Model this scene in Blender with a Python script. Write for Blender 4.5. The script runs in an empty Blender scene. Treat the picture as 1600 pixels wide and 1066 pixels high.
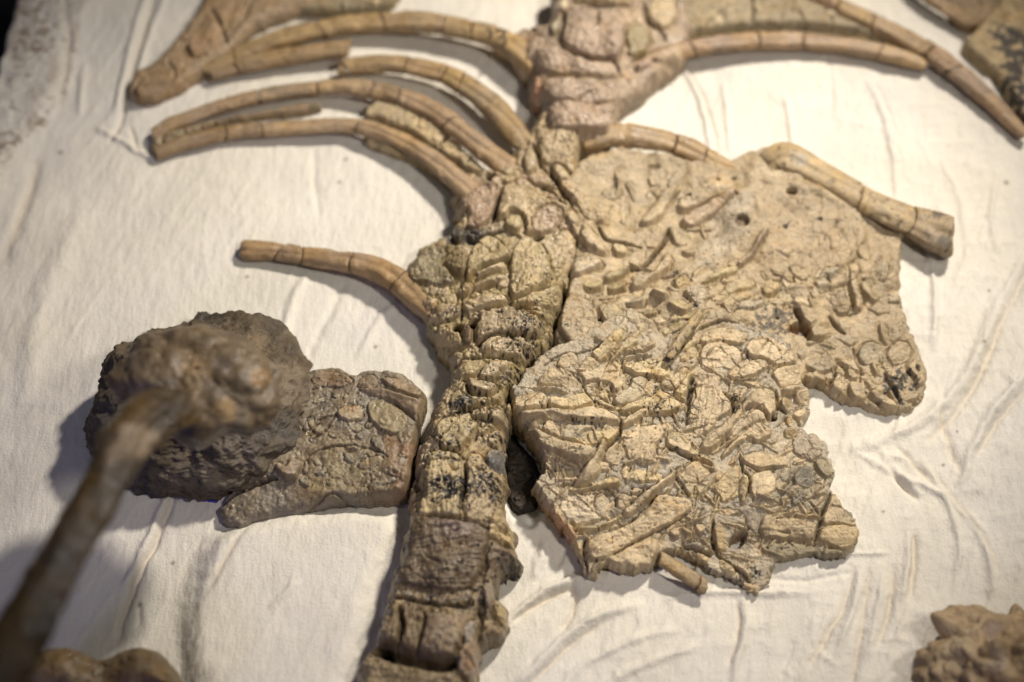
import bpy, math, random
import numpy as np
from mathutils import Vector
random.seed(7); RNG = np.random.RandomState(7)

# ------------------------------------------------------------------ camera, world, lamps, exposure
U = 0.0005                      # 1 u = half a millimetre (about one photo pixel at the middle of the bed)
TILT = math.radians(30); LENS = 60.0; SENS = 36.0; DIST = 1600 * U * LENS / SENS
SC = bpy.context.scene; COL = SC.collection
FWD = np.array([0, math.sin(TILT), -math.cos(TILT)]); UPV = np.array([0, math.cos(TILT), math.sin(TILT)])
CPOS = -FWD * DIST
cd = bpy.data.cameras.new('camera'); cam = bpy.data.objects.new('camera', cd); COL.objects.link(cam)
cam.location = CPOS; cam.rotation_euler = (TILT, 0, 0)
cd.lens = LENS; cd.sensor_width = SENS; cd.clip_start = 0.01; cd.clip_end = 50
SC.camera = cam

def W(px, py, z=0.0):           # photo pixel + height above the bed (u) -> bed coordinates (u)
    xc = (px - 800) / 1600 * SENS / LENS; yc = -(py - 533) / 1600 * SENS / LENS
    d = np.array([xc, 0, 0]) + UPV * yc + FWD
    t = (z * U - CPOS[2]) / d[2]
    p = CPOS + d * t
    return p[0] / U, p[1] / U

fx, fy = W(1060, 660, 55)
cd.dof.use_dof = True
cd.dof.focus_distance = float(np.dot(np.array([fx * U, fy * U, 55 * U]) - CPOS, FWD))
cd.dof.aperture_fstop = 1.75; cd.dof.aperture_blades = 9

wd = bpy.data.worlds.new('World'); SC.world = wd; wd.use_nodes = True
bg = wd.node_tree.nodes['Background']; bg.inputs[0].default_value = (0.82, 0.88, 1.0, 1); bg.inputs[1].default_value = 0.035

def lamp(kind, name, loc, target, power, color, size=0.05, spot=70, blend=0.9):
    l = bpy.data.lights.new(name, kind); o = bpy.data.objects.new(name, l); COL.objects.link(o)
    o.location = loc; o.rotation_euler = (Vector(target) - Vector(loc)).to_track_quat('-Z', 'Y').to_euler()
    l.energy = power; l.color = color
    if kind == 'SPOT': l.spot_size = math.radians(spot); l.spot_blend = blend; l.shadow_soft_size = size
    if kind == 'AREA': l.size = size
    return o
lamp('SPOT', 'gallery_spot_front', (0.60, -0.42, 1.25), (0.06, 0.06, 0), 33, (1.0, 0.92, 0.82), 0.07, 46, 1.0)
lamp('SPOT', 'gallery_spot_back', (0.64, 0.70, 1.12), (0.03, 0.06, 0), 116, (1.0, 0.91, 0.79), 0.065, 46, 1.0)
lamp('SPOT', 'gallery_spot_left', (-0.36, -0.1, 1.45), (-0.22, -0.10, 0), 3.5, (0.92, 0.93, 1.0), 0.05, 46, 1.0)
lamp('AREA', 'gallery_violet_lamp', (-0.75, -0.95, 0.55), (-0.15, -0.2, 0), 1.5, (0.50, 0.45, 1.0), 0.2)

vs = SC.view_settings; vs.view_transform = 'Standard'; vs.look = 'None'; vs.exposure = 0.1; vs.gamma = 1.0; vs.use_curve_mapping = False
SC.cycles.use_denoising = True

# ------------------------------------------------------------------ noise
def _h(ix, iy, iz, seed):
    n = (ix.astype(np.int64) * 374761393 + iy.astype(np.int64) * 668265263 + iz * 2147483647 % 1442695041 + seed * 974634777) & 0xffffffff
    n = ((n ^ (n >> 13)) * 1274126177) & 0xffffffff
    n = ((n ^ (n >> 15)) * 2246822519) & 0xffffffff
    return ((n ^ (n >> 16)) & 0xffffff) / float(0xffffff)
def vn(x, y, seed=0):
    ix = np.floor(x); iy = np.floor(y); fx_ = x - ix; fy_ = y - iy
    fx_ = fx_ * fx_ * fx_ * (fx_ * (fx_ * 6 - 15) + 10); fy_ = fy_ * fy_ * fy_ * (fy_ * (fy_ * 6 - 15) + 10)
    a = _h(ix, iy, 0, seed); b = _h(ix + 1, iy, 0, seed); c = _h(ix, iy + 1, 0, seed); d = _h(ix + 1, iy + 1, 0, seed)
    return (a + (b - a) * fx_) * (1 - fy_) + (c + (d - c) * fx_) * fy_
def fbm(x, y, scale, octv=4, seed=0, gain=0.5):    # -1..1
    f = 1.0 / scale; s = 0; a = 1; t = 0
    for o in range(octv):
        s = s + a * (vn(x * f + 17.3 * o, y * f - 9.1 * o, seed + o) * 2 - 1); t += a; a *= gain; f *= 2.03
    return s / t
def ridged(x, y, scale, octv=3, seed=0):
    f = 1.0 / scale; s = 0; a = 1; t = 0
    for o in range(octv):
        s = s + a * (1 - np.abs(vn(x * f + 5.7 * o, y * f + 3.3 * o, seed + o) * 2 - 1)); t += a; a *= 0.5; f *= 2.1
    return s / t
def worley(x, y, scale, seed=0):                   # f1, f2, cell random
    X = x / scale; Y = y / scale; ix = np.floor(X); iy = np.floor(Y)
    f1 = np.full(x.shape, 9.0); f2 = np.full(x.shape, 9.0); cid = np.zeros(x.shape)
    for dx in (-1, 0, 1):
        for dy in (-1, 0, 1):
            cx = ix + dx + _h(ix + dx, iy + dy, 1, seed); cy = iy + dy + _h(ix + dx, iy + dy, 2, seed + 5)
            d = np.hypot(X - cx, Y - cy); r = _h(ix + dx, iy + dy, 3, seed + 9)
            c = d < f1
            f2 = np.where(c, f1, np.minimum(f2, d)); cid = np.where(c, r, cid); f1 = np.where(c, d, f1)
    return f1, f2, cid

def vn3(x, y, z, seed=0):
    ix, iy, iz = np.floor(x), np.floor(y), np.floor(z); f = [x - ix, y - iy, z - iz]; f = [q * q * (3 - 2 * q) for q in f]; r = 0
    for a in (0, 1):
        for b in (0, 1):
            for c in (0, 1):
                w = (f[0] if a else 1 - f[0]) * (f[1] if b else 1 - f[1]) * (f[2] if c else 1 - f[2]); r = r + w * _h(ix + a + 57 * (iz + c), iy + b + 131 * (iz + c), 0, seed)
    return r
def fbm3(p, scale, octv=4, seed=0, gain=0.5, rid=False):
    f = 1.0 / scale; s_ = 0; a = 1; t = 0
    for o in range(octv):
        n = vn3(p[..., 0] * f + 3.1 * o, p[..., 1] * f - 7.7 * o, p[..., 2] * f + 1.7 * o, seed + o) * 2 - 1
        s_ = s_ + a * ((1 - 2 * np.abs(n)) if rid else n); t += a; a *= gain; f *= 2.05
    return s_ / t
def to_px(p):                                       # bed coordinates (u) -> photo pixel
    q = p * U - CPOS; zc = q @ FWD; return 800 + q[..., 0] / zc * 1600 * LENS / SENS, 533 - (q @ UPV) / zc * 1600 * LENS / SENS
# ------------------------------------------------------------------ small geometry helpers
def Zm(ox, oy, s, pts): return [(ox + x / s, oy + y / s) for x, y in pts]
def chaikin(p, n=1, closed=True):
    p = np.asarray(p, float)
    for _ in range(n):
        q = np.roll(p, -1, 0) if closed else p[1:]
        a = p if closed else p[:-1]
        r = np.empty((2 * len(a), 2)); r[0::2] = a * 0.78 + q * 0.22; r[1::2] = a * 0.22 + q * 0.78
        if not closed: r = np.vstack([p[:1], r, p[-1:]])
        p = r
    return p
def sdf_poly(X, Y, P):                              # + inside
    d2 = np.full(X.shape, 1e18); ins = np.zeros(X.shape, bool); n = len(P)
    for i in range(n):
        ax, ay = P[i]; bx, by = P[(i + 1) % n]; ex, ey = bx - ax, by - ay; L = ex * ex + ey * ey + 1e-12
        t = np.clip(((X - ax) * ex + (Y - ay) * ey) / L, 0, 1)
        d2 = np.minimum(d2, (X - ax - ex * t) ** 2 + (Y - ay - ey * t) ** 2)
        if ay != by:
            c = ((ay > Y) != (by > Y)) & (X < (bx - ax) * (Y - ay) / (by - ay) + ax); ins ^= c
    d = np.sqrt(d2); return np.where(ins, d, -d)
def dist_line(X, Y, P):                             # distance to polyline and parameter 0..1
    d2 = np.full(X.shape, 1e18); tt = np.zeros(X.shape); n = len(P) - 1
    for i in range(n):
        ax, ay = P[i]; bx, by = P[i + 1]; ex, ey = bx - ax, by - ay; L = ex * ex + ey * ey + 1e-12
        t = np.clip(((X - ax) * ex + (Y - ay) * ey) / L, 0, 1); q = (X - ax - ex * t) ** 2 + (Y - ay - ey * t) ** 2
        m = q < d2; d2 = np.where(m, q, d2); tt = np.where(m, (i + t) / n, tt)
    return np.sqrt(d2), tt
def smooth(a, b, x):
    t = np.clip((x - a) / (b - a), 0, 1); return t * t * (3 - 2 * t)

# ------------------------------------------------------------------ materials
def new_mat(name):
    m = bpy.data.materials.new(name); m.use_nodes = True; nt = m.node_tree
    return m, nt, nt.nodes, nt.links, nt.nodes['Principled BSDF']
def fossil_mat(name, rough=0.55, bump=0.5, fine=900, spec=0.45, var=0.25, glossy=0.18):
    m, nt, N, L, B = new_mat(name)
    at = N.new('ShaderNodeAttribute'); at.attribute_name = 'tone'
    tc = N.new('ShaderNodeTexCoord')
    n1 = N.new('ShaderNodeTexNoise'); n1.inputs['Scale'].default_value = fine; n1.inputs['Detail'].default_value = 6; n1.inputs['Roughness'].default_value = 0.65
    n2 = N.new('ShaderNodeTexNoise'); n2.inputs['Scale'].default_value = fine * 0.16; n2.inputs['Detail'].default_value = 5
    n3 = N.new('ShaderNodeTexVoronoi'); n3.inputs['Scale'].default_value = fine * 0.55
    for n in (n1, n2, n3): L.new(tc.outputs['Object'], n.inputs['Vector'])
    mr = N.new('ShaderNodeMapRange'); mr.inputs[1].default_value = 0.25; mr.inputs[2].default_value = 0.75; mr.inputs[3].default_value = 1 - var; mr.inputs[4].default_value = 1 + var
    L.new(n1.outputs['Fac'], mr.inputs[0])
    mr2 = N.new('ShaderNodeMapRange'); mr2.inputs[1].default_value = 0.3; mr2.inputs[2].default_value = 0.7; mr2.inputs[3].default_value = 0.85; mr2.inputs[4].default_value = 1.15
    L.new(n2.outputs['Fac'], mr2.inputs[0])
    mu = N.new('ShaderNodeMath'); mu.operation = 'MULTIPLY'; L.new(mr.outputs[0], mu.inputs[0]); L.new(mr2.outputs[0], mu.inputs[1])
    vm = N.new('ShaderNodeVectorMath'); vm.operation = 'SCALE'; L.new(at.outputs['Color'], vm.inputs[0]); L.new(mu.outputs[0], vm.inputs['Scale'])
    nd = N.new('ShaderNodeTexNoise'); nd.inputs['Scale'].default_value = 60; nd.inputs['Detail'].default_value = 4; L.new(tc.outputs['Object'], nd.inputs['Vector'])
    sc_ = N.new('ShaderNodeVectorMath'); sc_.operation = 'SCALE'; sc_.inputs['Scale'].default_value = 0.012; L.new(nd.outputs['Color'], sc_.inputs[0])
    av = N.new('ShaderNodeVectorMath'); av.operation = 'ADD'; L.new(tc.outputs['Object'], av.inputs[0]); L.new(sc_.outputs[0], av.inputs[1])
    vc = N.new('ShaderNodeTexVoronoi'); vc.feature = 'DISTANCE_TO_EDGE'; vc.inputs['Scale'].default_value = 150; L.new(av.outputs[0], vc.inputs['Vector'])
    cm = N.new('ShaderNodeMapRange'); cm.inputs[1].default_value = 0.0; cm.inputs[2].default_value = 0.04; cm.inputs[3].default_value = 0.75; cm.inputs[4].default_value = 0; L.new(vc.outputs['Distance'], cm.inputs[0])
    nm = N.new('ShaderNodeTexNoise'); nm.inputs['Scale'].default_value = 42; nm.inputs['Detail'].default_value = 3; L.new(tc.outputs['Object'], nm.inputs['Vector'])
    mm = N.new('ShaderNodeMapRange'); mm.inputs[1].default_value = 0.54; mm.inputs[2].default_value = 0.66; L.new(nm.outputs['Fac'], mm.inputs[0])
    ckm = N.new('ShaderNodeMath'); ckm.operation = 'MULTIPLY'; L.new(cm.outputs[0], ckm.inputs[0]); L.new(mm.outputs[0], ckm.inputs[1])
    mxc = N.new('ShaderNodeMix'); mxc.data_type = 'RGBA'; mxc.inputs['B'].default_value = (0.07, 0.048, 0.03, 1); L.new(ckm.outputs[0], mxc.inputs['Factor']); L.new(vm.outputs[0], mxc.inputs['A'])
    L.new(mxc.outputs['Result'], B.inputs['Base Color'])
    rr = N.new('ShaderNodeMapRange'); rr.inputs[1].default_value = 0.38; rr.inputs[2].default_value = 0.62; rr.inputs[3].default_value = rough - glossy; rr.inputs[4].default_value = rough + glossy * 0.8
    L.new(n2.outputs['Fac'], rr.inputs[0]); L.new(rr.outputs[0], B.inputs['Roughness'])
    B.inputs['Specular IOR Level'].default_value = spec
    ad = N.new('ShaderNodeMath'); ad.operation = 'MULTIPLY_ADD'; ad.inputs[1].default_value = 0.45; L.new(n3.outputs['Distance'], ad.inputs[0]); L.new(n1.outputs['Fac'], ad.inputs[2])
    sb = N.new('ShaderNodeMath'); sb.operation = 'MULTIPLY_ADD'; sb.inputs[1].default_value = -0.8; L.new(ckm.outputs[0], sb.inputs[0]); L.new(ad.outputs[0], sb.inputs[2])
    bp = N.new('ShaderNodeBump'); bp.inputs['Strength'].default_value = bump; bp.inputs['Distance'].default_value = 0.0009
    L.new(sb.outputs[0], bp.inputs['Height']); L.new(bp.outputs[0], B.inputs['Normal'])
    return m
M_BONE = fossil_mat('fossil_bone', 0.42, 0.7, 800, 0.5)
M_ROCK = fossil_mat('rough_matrix', 0.62, 0.75, 700, 0.4, 0.3)
M_WET = fossil_mat('varnished_bone', 0.42, 0.5, 800, 0.5, 0.25, 0.24)

def cloth_mat():
    m, nt, N, L, B = new_mat('cotton_paper')
    at = N.new('ShaderNodeAttribute'); at.attribute_name = 'tone'
    tc = N.new('ShaderNodeTexCoord')
    n1 = N.new('ShaderNodeTexNoise'); n1.inputs['Scale'].default_value = 520; n1.inputs['Detail'].default_value = 7; n1.inputs['Roughness'].default_value = 0.62
    n2 = N.new('ShaderNodeTexNoise'); n2.inputs['Scale'].default_value = 14; n2.inputs['Detail'].default_value = 5
    mp = N.new('ShaderNodeMapping'); mp.inputs['Scale'].default_value = (1.0, 0.3, 1.0); mp.inputs['Rotation'].default_value = (0, 0, 0.35)
    n3 = N.new('ShaderNodeTexNoise'); n3.inputs['Scale'].default_value = 190; n3.inputs['Detail'].default_value = 5
    L.new(tc.outputs['Object'], n1.inputs['Vector']); L.new(tc.outputs['Object'], n2.inputs['Vector'])
    L.new(tc.outputs['Object'], mp.inputs['Vector']); L.new(mp.outputs[0], n3.inputs['Vector'])
    mr = N.new('ShaderNodeMapRange'); mr.inputs[1].default_value = 0.3; mr.inputs[2].default_value = 0.7; mr.inputs[3].default_value = 0.93; mr.inputs[4].default_value = 1.05
    L.new(n2.outputs['Fac'], mr.inputs[0])
    mr2 = N.new('ShaderNodeMapRange'); mr2.inputs[1].default_value = 0.3; mr2.inputs[2].default_value = 0.7; mr2.inputs[3].default_value = 0.95; mr2.inputs[4].default_value = 1.05
    L.new(n1.outputs['Fac'], mr2.inputs[0])
    mu = N.new('ShaderNodeMath'); mu.operation = 'MULTIPLY'; L.new(mr.outputs[0], mu.inputs[0]); L.new(mr2.outputs[0], mu.inputs[1])
    vm = N.new('ShaderNodeVectorMath'); vm.operation = 'SCALE'; L.new(at.outputs['Color'], vm.inputs[0]); L.new(mu.outputs[0], vm.inputs['Scale'])
    L.new(vm.outputs[0], B.inputs['Base Color']); B.inputs['Roughness'].default_value = 0.85; B.inputs['Specular IOR Level'].default_value = 0.2
    ad = N.new('ShaderNodeMath'); ad.operation = 'MULTIPLY_ADD'; ad.inputs[1].default_value = 2.0; L.new(n3.outputs['Fac'], ad.inputs[0]); L.new(n1.outputs['Fac'], ad.inputs[2])
    bp = N.new('ShaderNodeBump'); bp.inputs['Strength'].default_value = 0.65; bp.inputs['Distance'].default_value = 0.0010
    L.new(ad.outputs[0], bp.inputs['Height']); L.new(bp.outputs[0], B.inputs['Normal'])
    return m
M_CLOTH = cloth_mat()
def plain_mat(name, col, rough=0.8):
    m, nt, N, L, B = new_mat(name)
    tc = N.new('ShaderNodeTexCoord'); n = N.new('ShaderNodeTexNoise'); n.inputs['Scale'].default_value = 300; n.inputs['Detail'].default_value = 5
    L.new(tc.outputs['Object'], n.inputs['Vector'])
    cr = N.new('ShaderNodeValToRGB'); cr.color_ramp.elements[0].color = (*[c * 0.75 for c in col], 1); cr.color_ramp.elements[1].color = (*[min(1, c * 1.2) for c in col], 1)
    L.new(n.outputs['Fac'], cr.inputs[0]); L.new(cr.outputs[0], B.inputs['Base Color']); B.inputs['Roughness'].default_value = rough
    return m
M_FLOOR = plain_mat('dark_floor', (0.006, 0.006, 0.006), 0.9)
M_INK = plain_mat('ink', (0.012, 0.011, 0.012), 0.6)
M_BLUE = plain_mat('blue_felt', (0.055, 0.05, 0.30), 0.9)

# ------------------------------------------------------------------ object helpers
def link_mesh(name, verts, faces, mat, tone=None, parent=None, origin=(0, 0, 0), smoothf=True):
    me = bpy.data.meshes.new(name)
    v = np.asarray(verts, dtype=np.float32) - np.asarray(origin, dtype=np.float32)
    f = np.asarray(faces, dtype=np.int32)
    me.vertices.add(len(v)); me.vertices.foreach_set('co', v.ravel())
    k = f.shape[1]
    me.loops.add(f.size); me.loops.foreach_set('vertex_index', f.ravel())
    me.polygons.add(len(f)); me.polygons.foreach_set('loop_start', np.arange(0, f.size, k, dtype=np.int32))
    me.polygons.foreach_set('loop_total', np.full(len(f), k, dtype=np.int32))
    me.update(calc_edges=True)
    if smoothf: me.polygons.foreach_set('use_smooth', np.ones(len(f), bool))
    if tone is not None:
        a = me.attributes.new('tone', 'FLOAT_COLOR', 'POINT')
        c = np.ones((len(v), 4), np.float32); c[:, :3] = np.clip(tone, 0.003, 0.9); a.data.foreach_set('color', c.ravel())
    me.materials.append(mat)
    o = bpy.data.objects.new(name, me); COL.objects.link(o)
    if parent is not None: o.parent = parent
    else: o.location = origin
    return o
def empty(name, label, cat, loc, group=None):
    o = bpy.data.objects.new(name, None); COL.objects.link(o); o.location = loc; o.empty_display_size = 0.02
    o['label'] = label; o['category'] = cat
    if group: o['group'] = group
    return o

PAL = dict(tan=(0.40, 0.29, 0.165), pale=(0.50, 0.385, 0.245), pink=(0.42, 0.285, 0.205), yellow=(0.44, 0.335, 0.15), grey=(0.34, 0.285, 0.20),
           brown=(0.20, 0.14, 0.085), olive=(0.255, 0.215, 0.135), slate=(0.12, 0.12, 0.125), ochre=(0.46, 0.32, 0.13), white=(0.58, 0.49, 0.37),
           rust=(0.30, 0.16, 0.075), umber=(0.125, 0.088, 0.058), mauve=(0.33, 0.235, 0.185), black=(0.03, 0.027, 0.025), lump=(0.17, 0.135, 0.105))
_TAN = np.array((0.45, 0.375, 0.245))
def pal(c):
    if not isinstance(c, str): return np.array(c, float) * 0.95
    v = np.array(PAL[c], float)
    if c in ('tan', 'pale', 'pink', 'yellow', 'grey', 'ochre', 'white'): v = _TAN * 0.6 + v * 0.4
    return v * 1.0

# ------------------------------------------------------------------ relief: a slab of fossil, sculpted as a height field and split into its pieces
class Relief:
    def __init__(s, outline, z0, ctrl, res=1.6, zb=-6, edge=14, edrop=None, jag=3.0, base='tan', rough=2.0, mott=0.2, seed=1, warp=1.8, jscale=16, weather=1.0, front=0.12, dim=1.0, und=0.0):
        s.weather = weather; s.dim = dim
        s.z0 = z0; s.res = res; s.zb = zb; s.seed = seed; s.warp = warp
        s.ctrl = np.array(ctrl, float); ed = edrop if edrop is not None else 0.55
        O = chaikin(outline, 1); nx_ = np.roll(O, -1, 0) - np.roll(O, 1, 0); ar = np.sum(O[:, 0] * np.roll(O[:, 1], -1) - np.roll(O[:, 0], -1) * O[:, 1])
        nrm = np.stack([nx_[:, 1], -nx_[:, 0]], 1) * (1 if ar > 0 else -1); nrm /= np.linalg.norm(nrm, axis=1)[:, None] + 1e-9
        P = []
        for (x, y), n in zip(O, nrm):
            zl = s.zpx(x, y); f = min(1, max(0, n[1])); P.append(W(x, y, zb + (zl - zb) * (1 - ed) * (1 - f) + (zl - zb) * front * f))
        P = np.array(P)
        mn = P.min(0) - 6 * res; mx = P.max(0) + 6 * res
        xs = np.arange(mn[0], mx[0], res); ys = np.arange(mn[1], mx[1], res)
        s.xs, s.ys = xs, ys
        s.X, s.Y = np.meshgrid(xs, ys)
        X, Y = s.X, s.Y
        s.S = sdf_poly(X, Y, P) + jag * 1.3 * fbm(X, Y, jscale, 5, seed + 3, 0.6) - 0.2 * jag
        C = np.array([(*W(a, b, c), c) for a, b, c in ctrl], float)
        wsum = np.zeros(X.shape); hs = np.zeros(X.shape)
        for cx, cy, cz in C:
            w = 1.0 / (((X - cx) ** 2 + (Y - cy) ** 2) + 900.0) ** 1.5; wsum += w; hs += w * cz
        s.B = hs / wsum
        t = np.clip(s.S / edge, 0, 1); prof = np.sqrt(np.clip(1 - (1 - t) ** 2, 0, 1))
        s.B = s.B + und * fbm(X, Y, 95, 3, seed + 300) + 0.5 * und * (ridged(X, Y, 70, 3, seed + 310) - 0.6)
        s.B = zb + (s.B - zb) * (1 - ed + ed * prof)
        s.H = s.B + rough * fbm(X, Y, 22, 5, seed, 0.55) + 0.5 * rough * (ridged(X, Y, 30, 3, seed + 20) - 0.6)
        s.ID = np.zeros(X.shape, np.int32); s.names = ['matrix']; s.mats = [None]
        s.T = np.ones(X.shape + (3,)) * pal(base)
        m = fbm(X, Y, 40, 4, seed + 31)[..., None]; s.T = s.T * (1 + mott * m) + 0.10 * mott * fbm(X, Y, 70, 3, seed + 41)[..., None] * np.array([1, 0.2, -0.8])
    def zpx(s, x, y):
        w = 1.0 / (((s.ctrl[:, 0] - x) ** 2 + (s.ctrl[:, 1] - y) ** 2) + 900.0) ** 1.5; return float((w * s.ctrl[:, 2]).sum() / w.sum())
    def pts(s, p, sm=1, closed=True): return np.array([W(x, y, s.zpx(x, y)) for x, y in chaikin(p, sm, closed)])
    def win(s, P, pad):
        i0 = max(0, int((P[:, 0].min() - pad - s.xs[0]) / s.res)); i1 = min(len(s.xs), int((P[:, 0].max() + pad - s.xs[0]) / s.res) + 2)
        j0 = max(0, int((P[:, 1].min() - pad - s.ys[0]) / s.res)); j1 = min(len(s.ys), int((P[:, 1].max() + pad - s.ys[0]) / s.res) + 2)
        return (slice(j0, j1), slice(i0, i1))
    def frag(s, poly, h=6, r=7, tone='tan', tilt=None, moat=4.5, mw=3.3, name='bone_fragment', stri=0.6, lift=2.6, bump=0.8, part=True, sm=1, follow=False, warp=None, rounded=None):
        P = s.pts(poly, sm); w = s.win(P, mw + 6)
        X = s.X[w]; Y = s.Y[w]
        if X.size == 0: return
        wp = s.warp if warp is None else warp
        Xw = X + wp * 1.5 * fbm(X, Y, 13, 4, s.seed + 50, 0.6); Yw = Y + wp * 1.5 * fbm(X, Y, 13, 4, s.seed + 60, 0.6)
        d = sdf_poly(Xw, Yw, P)
        c = P.mean(0); q = P - c; u, sv, vt = np.linalg.svd(q, full_matrices=False); ax = vt[0]
        la = (X - c[0]) * ax[0] + (Y - c[1]) * ax[1]; lb = -(X - c[0]) * ax[1] + (Y - c[1]) * ax[0]
        dm = max(2.0, float(d.max())); rr = min(r, dm); t = np.clip(d / rr, 0, 1); t2 = np.clip(d / min(3.2, dm), 0, 1)
        q_ = RNG.uniform(0.3, 0.75); dome = (q_ * np.sqrt(np.clip(1 - (1 - t) ** 2, 0, 1)) + (1 - q_) * t2 * (2 - t2)) * (0.42 + 0.9 * vn(X / 30 + 3.1, Y / 30, s.seed + 15))
        k = len(s.names)
        if tilt is None: tl = 0.05 if dm > 16 else 0.13; tilt = (RNG.uniform(-tl, tl), RNG.uniform(-tl, tl))
        H = s.H[w]; src = H if follow else s.B[w]
        rnd = rounded if rounded is not None else (name in ('rib_piece', 'splint_bone', 'limb_bone', 'pebble', 'vertebra_piece', 'bone_shelf') or (sv[0] > 2.3 * sv[1] and name == 'bone_fragment' and sm > 0))
        ps = q @ np.array([-ax[1], ax[0]]); pl = q @ ax; asym = RNG.uniform(-0.5, 0.5)
        u = -(lb - ps.min()) if False else (lb - ps.min()) / (np.ptp(ps) + 1e-6); v = (la - pl.min()) / (np.ptp(pl) + 1e-6)
        px_ = -ax[1]; py_ = ax[0]; sg = 1 if (px_ * -1.0 + py_ * -0.45) > 0 else -1
        if RNG.rand() < 0.22: sg = -sg
        ramp = np.clip(u if sg > 0 else 1 - u, -0.3, 1.15) + asym * (np.clip(v, 0, 1) - 0.5)
        if rnd:
            Hf = src + lift + 1.2 * h * dome * (0.8 + 0.4 * np.clip(ramp, 0, 1)); mo = moat * 1.25
        else:
            t3 = np.clip(d / min(2.2, dm), 0, 1); crest = np.clip(ramp, -0.3, 1.0); crest = np.where(crest > 0.82, 0.82 + (crest - 0.82) * -0.4, crest)
            Hf = src + lift + 1.7 * h * (crest - 0.30) * (0.55 + 0.6 * vn(X / 26 + 3.1, Y / 26, s.seed + 15)) * (t3 * (2 - t3)) + 0.22 * h * dome; mo = moat * 2.0 * np.clip(ramp + 0.15, 0.15, 1.0)
        Hf = Hf + (X - c[0]) * tilt[0] * 0.5 + (Y - c[1]) * tilt[1] * 0.5 + stri * 1.5 * fbm(la * 0.13, lb, 3.0, 3, k + 11, 0.6) + bump * fbm(X, Y, 11, 4, k + 5)
        g = np.clip(1 + d / mw, 0, 1) * np.clip(1.8 * vn(X / 24, Y / 24 + 9, s.seed + 16), 0.1, 1.15)
        ins = (d > 0) & ((Hf > H - 0.4) if not rnd else (d > 0))
        s.H[w] = np.where(d < 0, H - mo * g * g, np.where(ins, Hf, H))
        tb = pal(tone) * (1 + RNG.uniform(-0.10, 0.10))
        tn = tb * (1 + 0.20 * fbm(X, Y, 24, 5, k + 71)[..., None] + 0.10 * fbm(la * 0.12, lb, 3.0, 2, k + 81)[..., None])
        s.T[w] = np.where(ins[..., None], tn, s.T[w])
        if part:
            s.ID[w] = np.where(ins, k, s.ID[w]); s.names.append(name); s.mats.append(None)
    def crack(s, line, w=1.6, depth=6, tone=(0.06, 0.042, 0.026), amt=0.8, jit=2.0):
        P = s.pts(line, 1, False); wi = s.win(P, w * 4 + 6); X = s.X[wi]; Y = s.Y[wi]
        if X.size == 0: return
        d, t = dist_line(X + jit * fbm(X, Y, 9, 3, s.seed + 5), Y + jit * fbm(X, Y, 9, 3, s.seed + 6), P)
        ww = w * (0.55 + 0.45 * np.sin(np.pi * np.clip(t, 0.05, 0.95)))
        g = np.exp(-(d / ww) ** 2); s.H[wi] -= depth * g
        a = (amt * np.exp(-(d / (ww * 0.9)) ** 2))[..., None]; s.T[wi] = s.T[wi] * (1 - a) + np.array(tone) * a
    def ridge(s, line, w=4, h=4, tone=None):
        P = s.pts(line, 1, False); wi = s.win(P, w * 3); X = s.X[wi]; Y = s.Y[wi]
        d, t = dist_line(X + 1.5 * fbm(X, Y, 12, 3, s.seed + 5), Y + 1.5 * fbm(X, Y, 12, 3, s.seed + 6), P)
        g = np.exp(-(d / w) ** 2); s.H[wi] += h * g
        if tone is not None:
            a = (0.7 * g)[..., None]; s.T[wi] = s.T[wi] * (1 - a) + pal(tone) * a
    def hole(s, x, y, rx, ry, depth=25, tone=None, rot=0):
        c = np.array(W(x, y, s.zpx(x, y))); wi = s.win(np.array([c]), max(rx, ry) * 1.6 + 4); X = s.X[wi] - c[0]; Y = s.Y[wi] - c[1]
        ca, sa = math.cos(rot), math.sin(rot); a = X * ca + Y * sa; b = -X * sa + Y * ca
        q = np.sqrt((a / rx) ** 2 + (b / ry) ** 2) + 0.12 * fbm(s.X[wi], s.Y[wi], 8, 3, 3)
        g = 1 - smooth(0.72, 1.05, q); s.H[wi] -= depth * g
        if tone is not None: s.T[wi] = s.T[wi] * (1 - g[..., None]) + pal(tone) * g[..., None]
    def dots(s, x, y, rx, ry, n=40, size=(0.8, 2.2), amt=0.92, tone=(0.022, 0.02, 0.02), uniform=False, pit=0.5):
        c = np.array(W(x, y, s.zpx(x, y)))
        for _ in range(n):
            ox, oy = (RNG.uniform(-1, 1, 2) if uniform else RNG.normal(0, 0.45, 2)); px, py = c[0] + ox * rx, c[1] + oy * ry
            r = RNG.uniform(*size); wi = s.win(np.array([[px, py]]), r * 2 + 3); X = s.X[wi]; Y = s.Y[wi]
            if X.size == 0: continue
            ar = RNG.uniform(0.6, 1.6)
            q = np.sqrt(((X - px) / ar) ** 2 + ((Y - py) * ar) ** 2) + 0.9 * fbm(X, Y, 4, 2, 9)
            g = (1 - smooth(r * 0.6, r * 1.15, q)); s.H[wi] -= pit * g
            a = (amt * g)[..., None]; s.T[wi] = s.T[wi] * (1 - a) + np.array(tone) * a
    def stain(s, poly, tone, amt=0.7, soft=6, nz=0.6, scale=14):
        P = s.pts(poly, 1); wi = s.win(P, soft * 2); X = s.X[wi]; Y = s.Y[wi]
        d = sdf_poly(X, Y, P) + nz * soft * 2 * fbm(X, Y, scale, 4, s.seed + 90)
        a = (amt * smooth(-soft, soft, d))[..., None]; s.T[wi] = s.T[wi] * (1 - a) + pal(tone) * a
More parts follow.
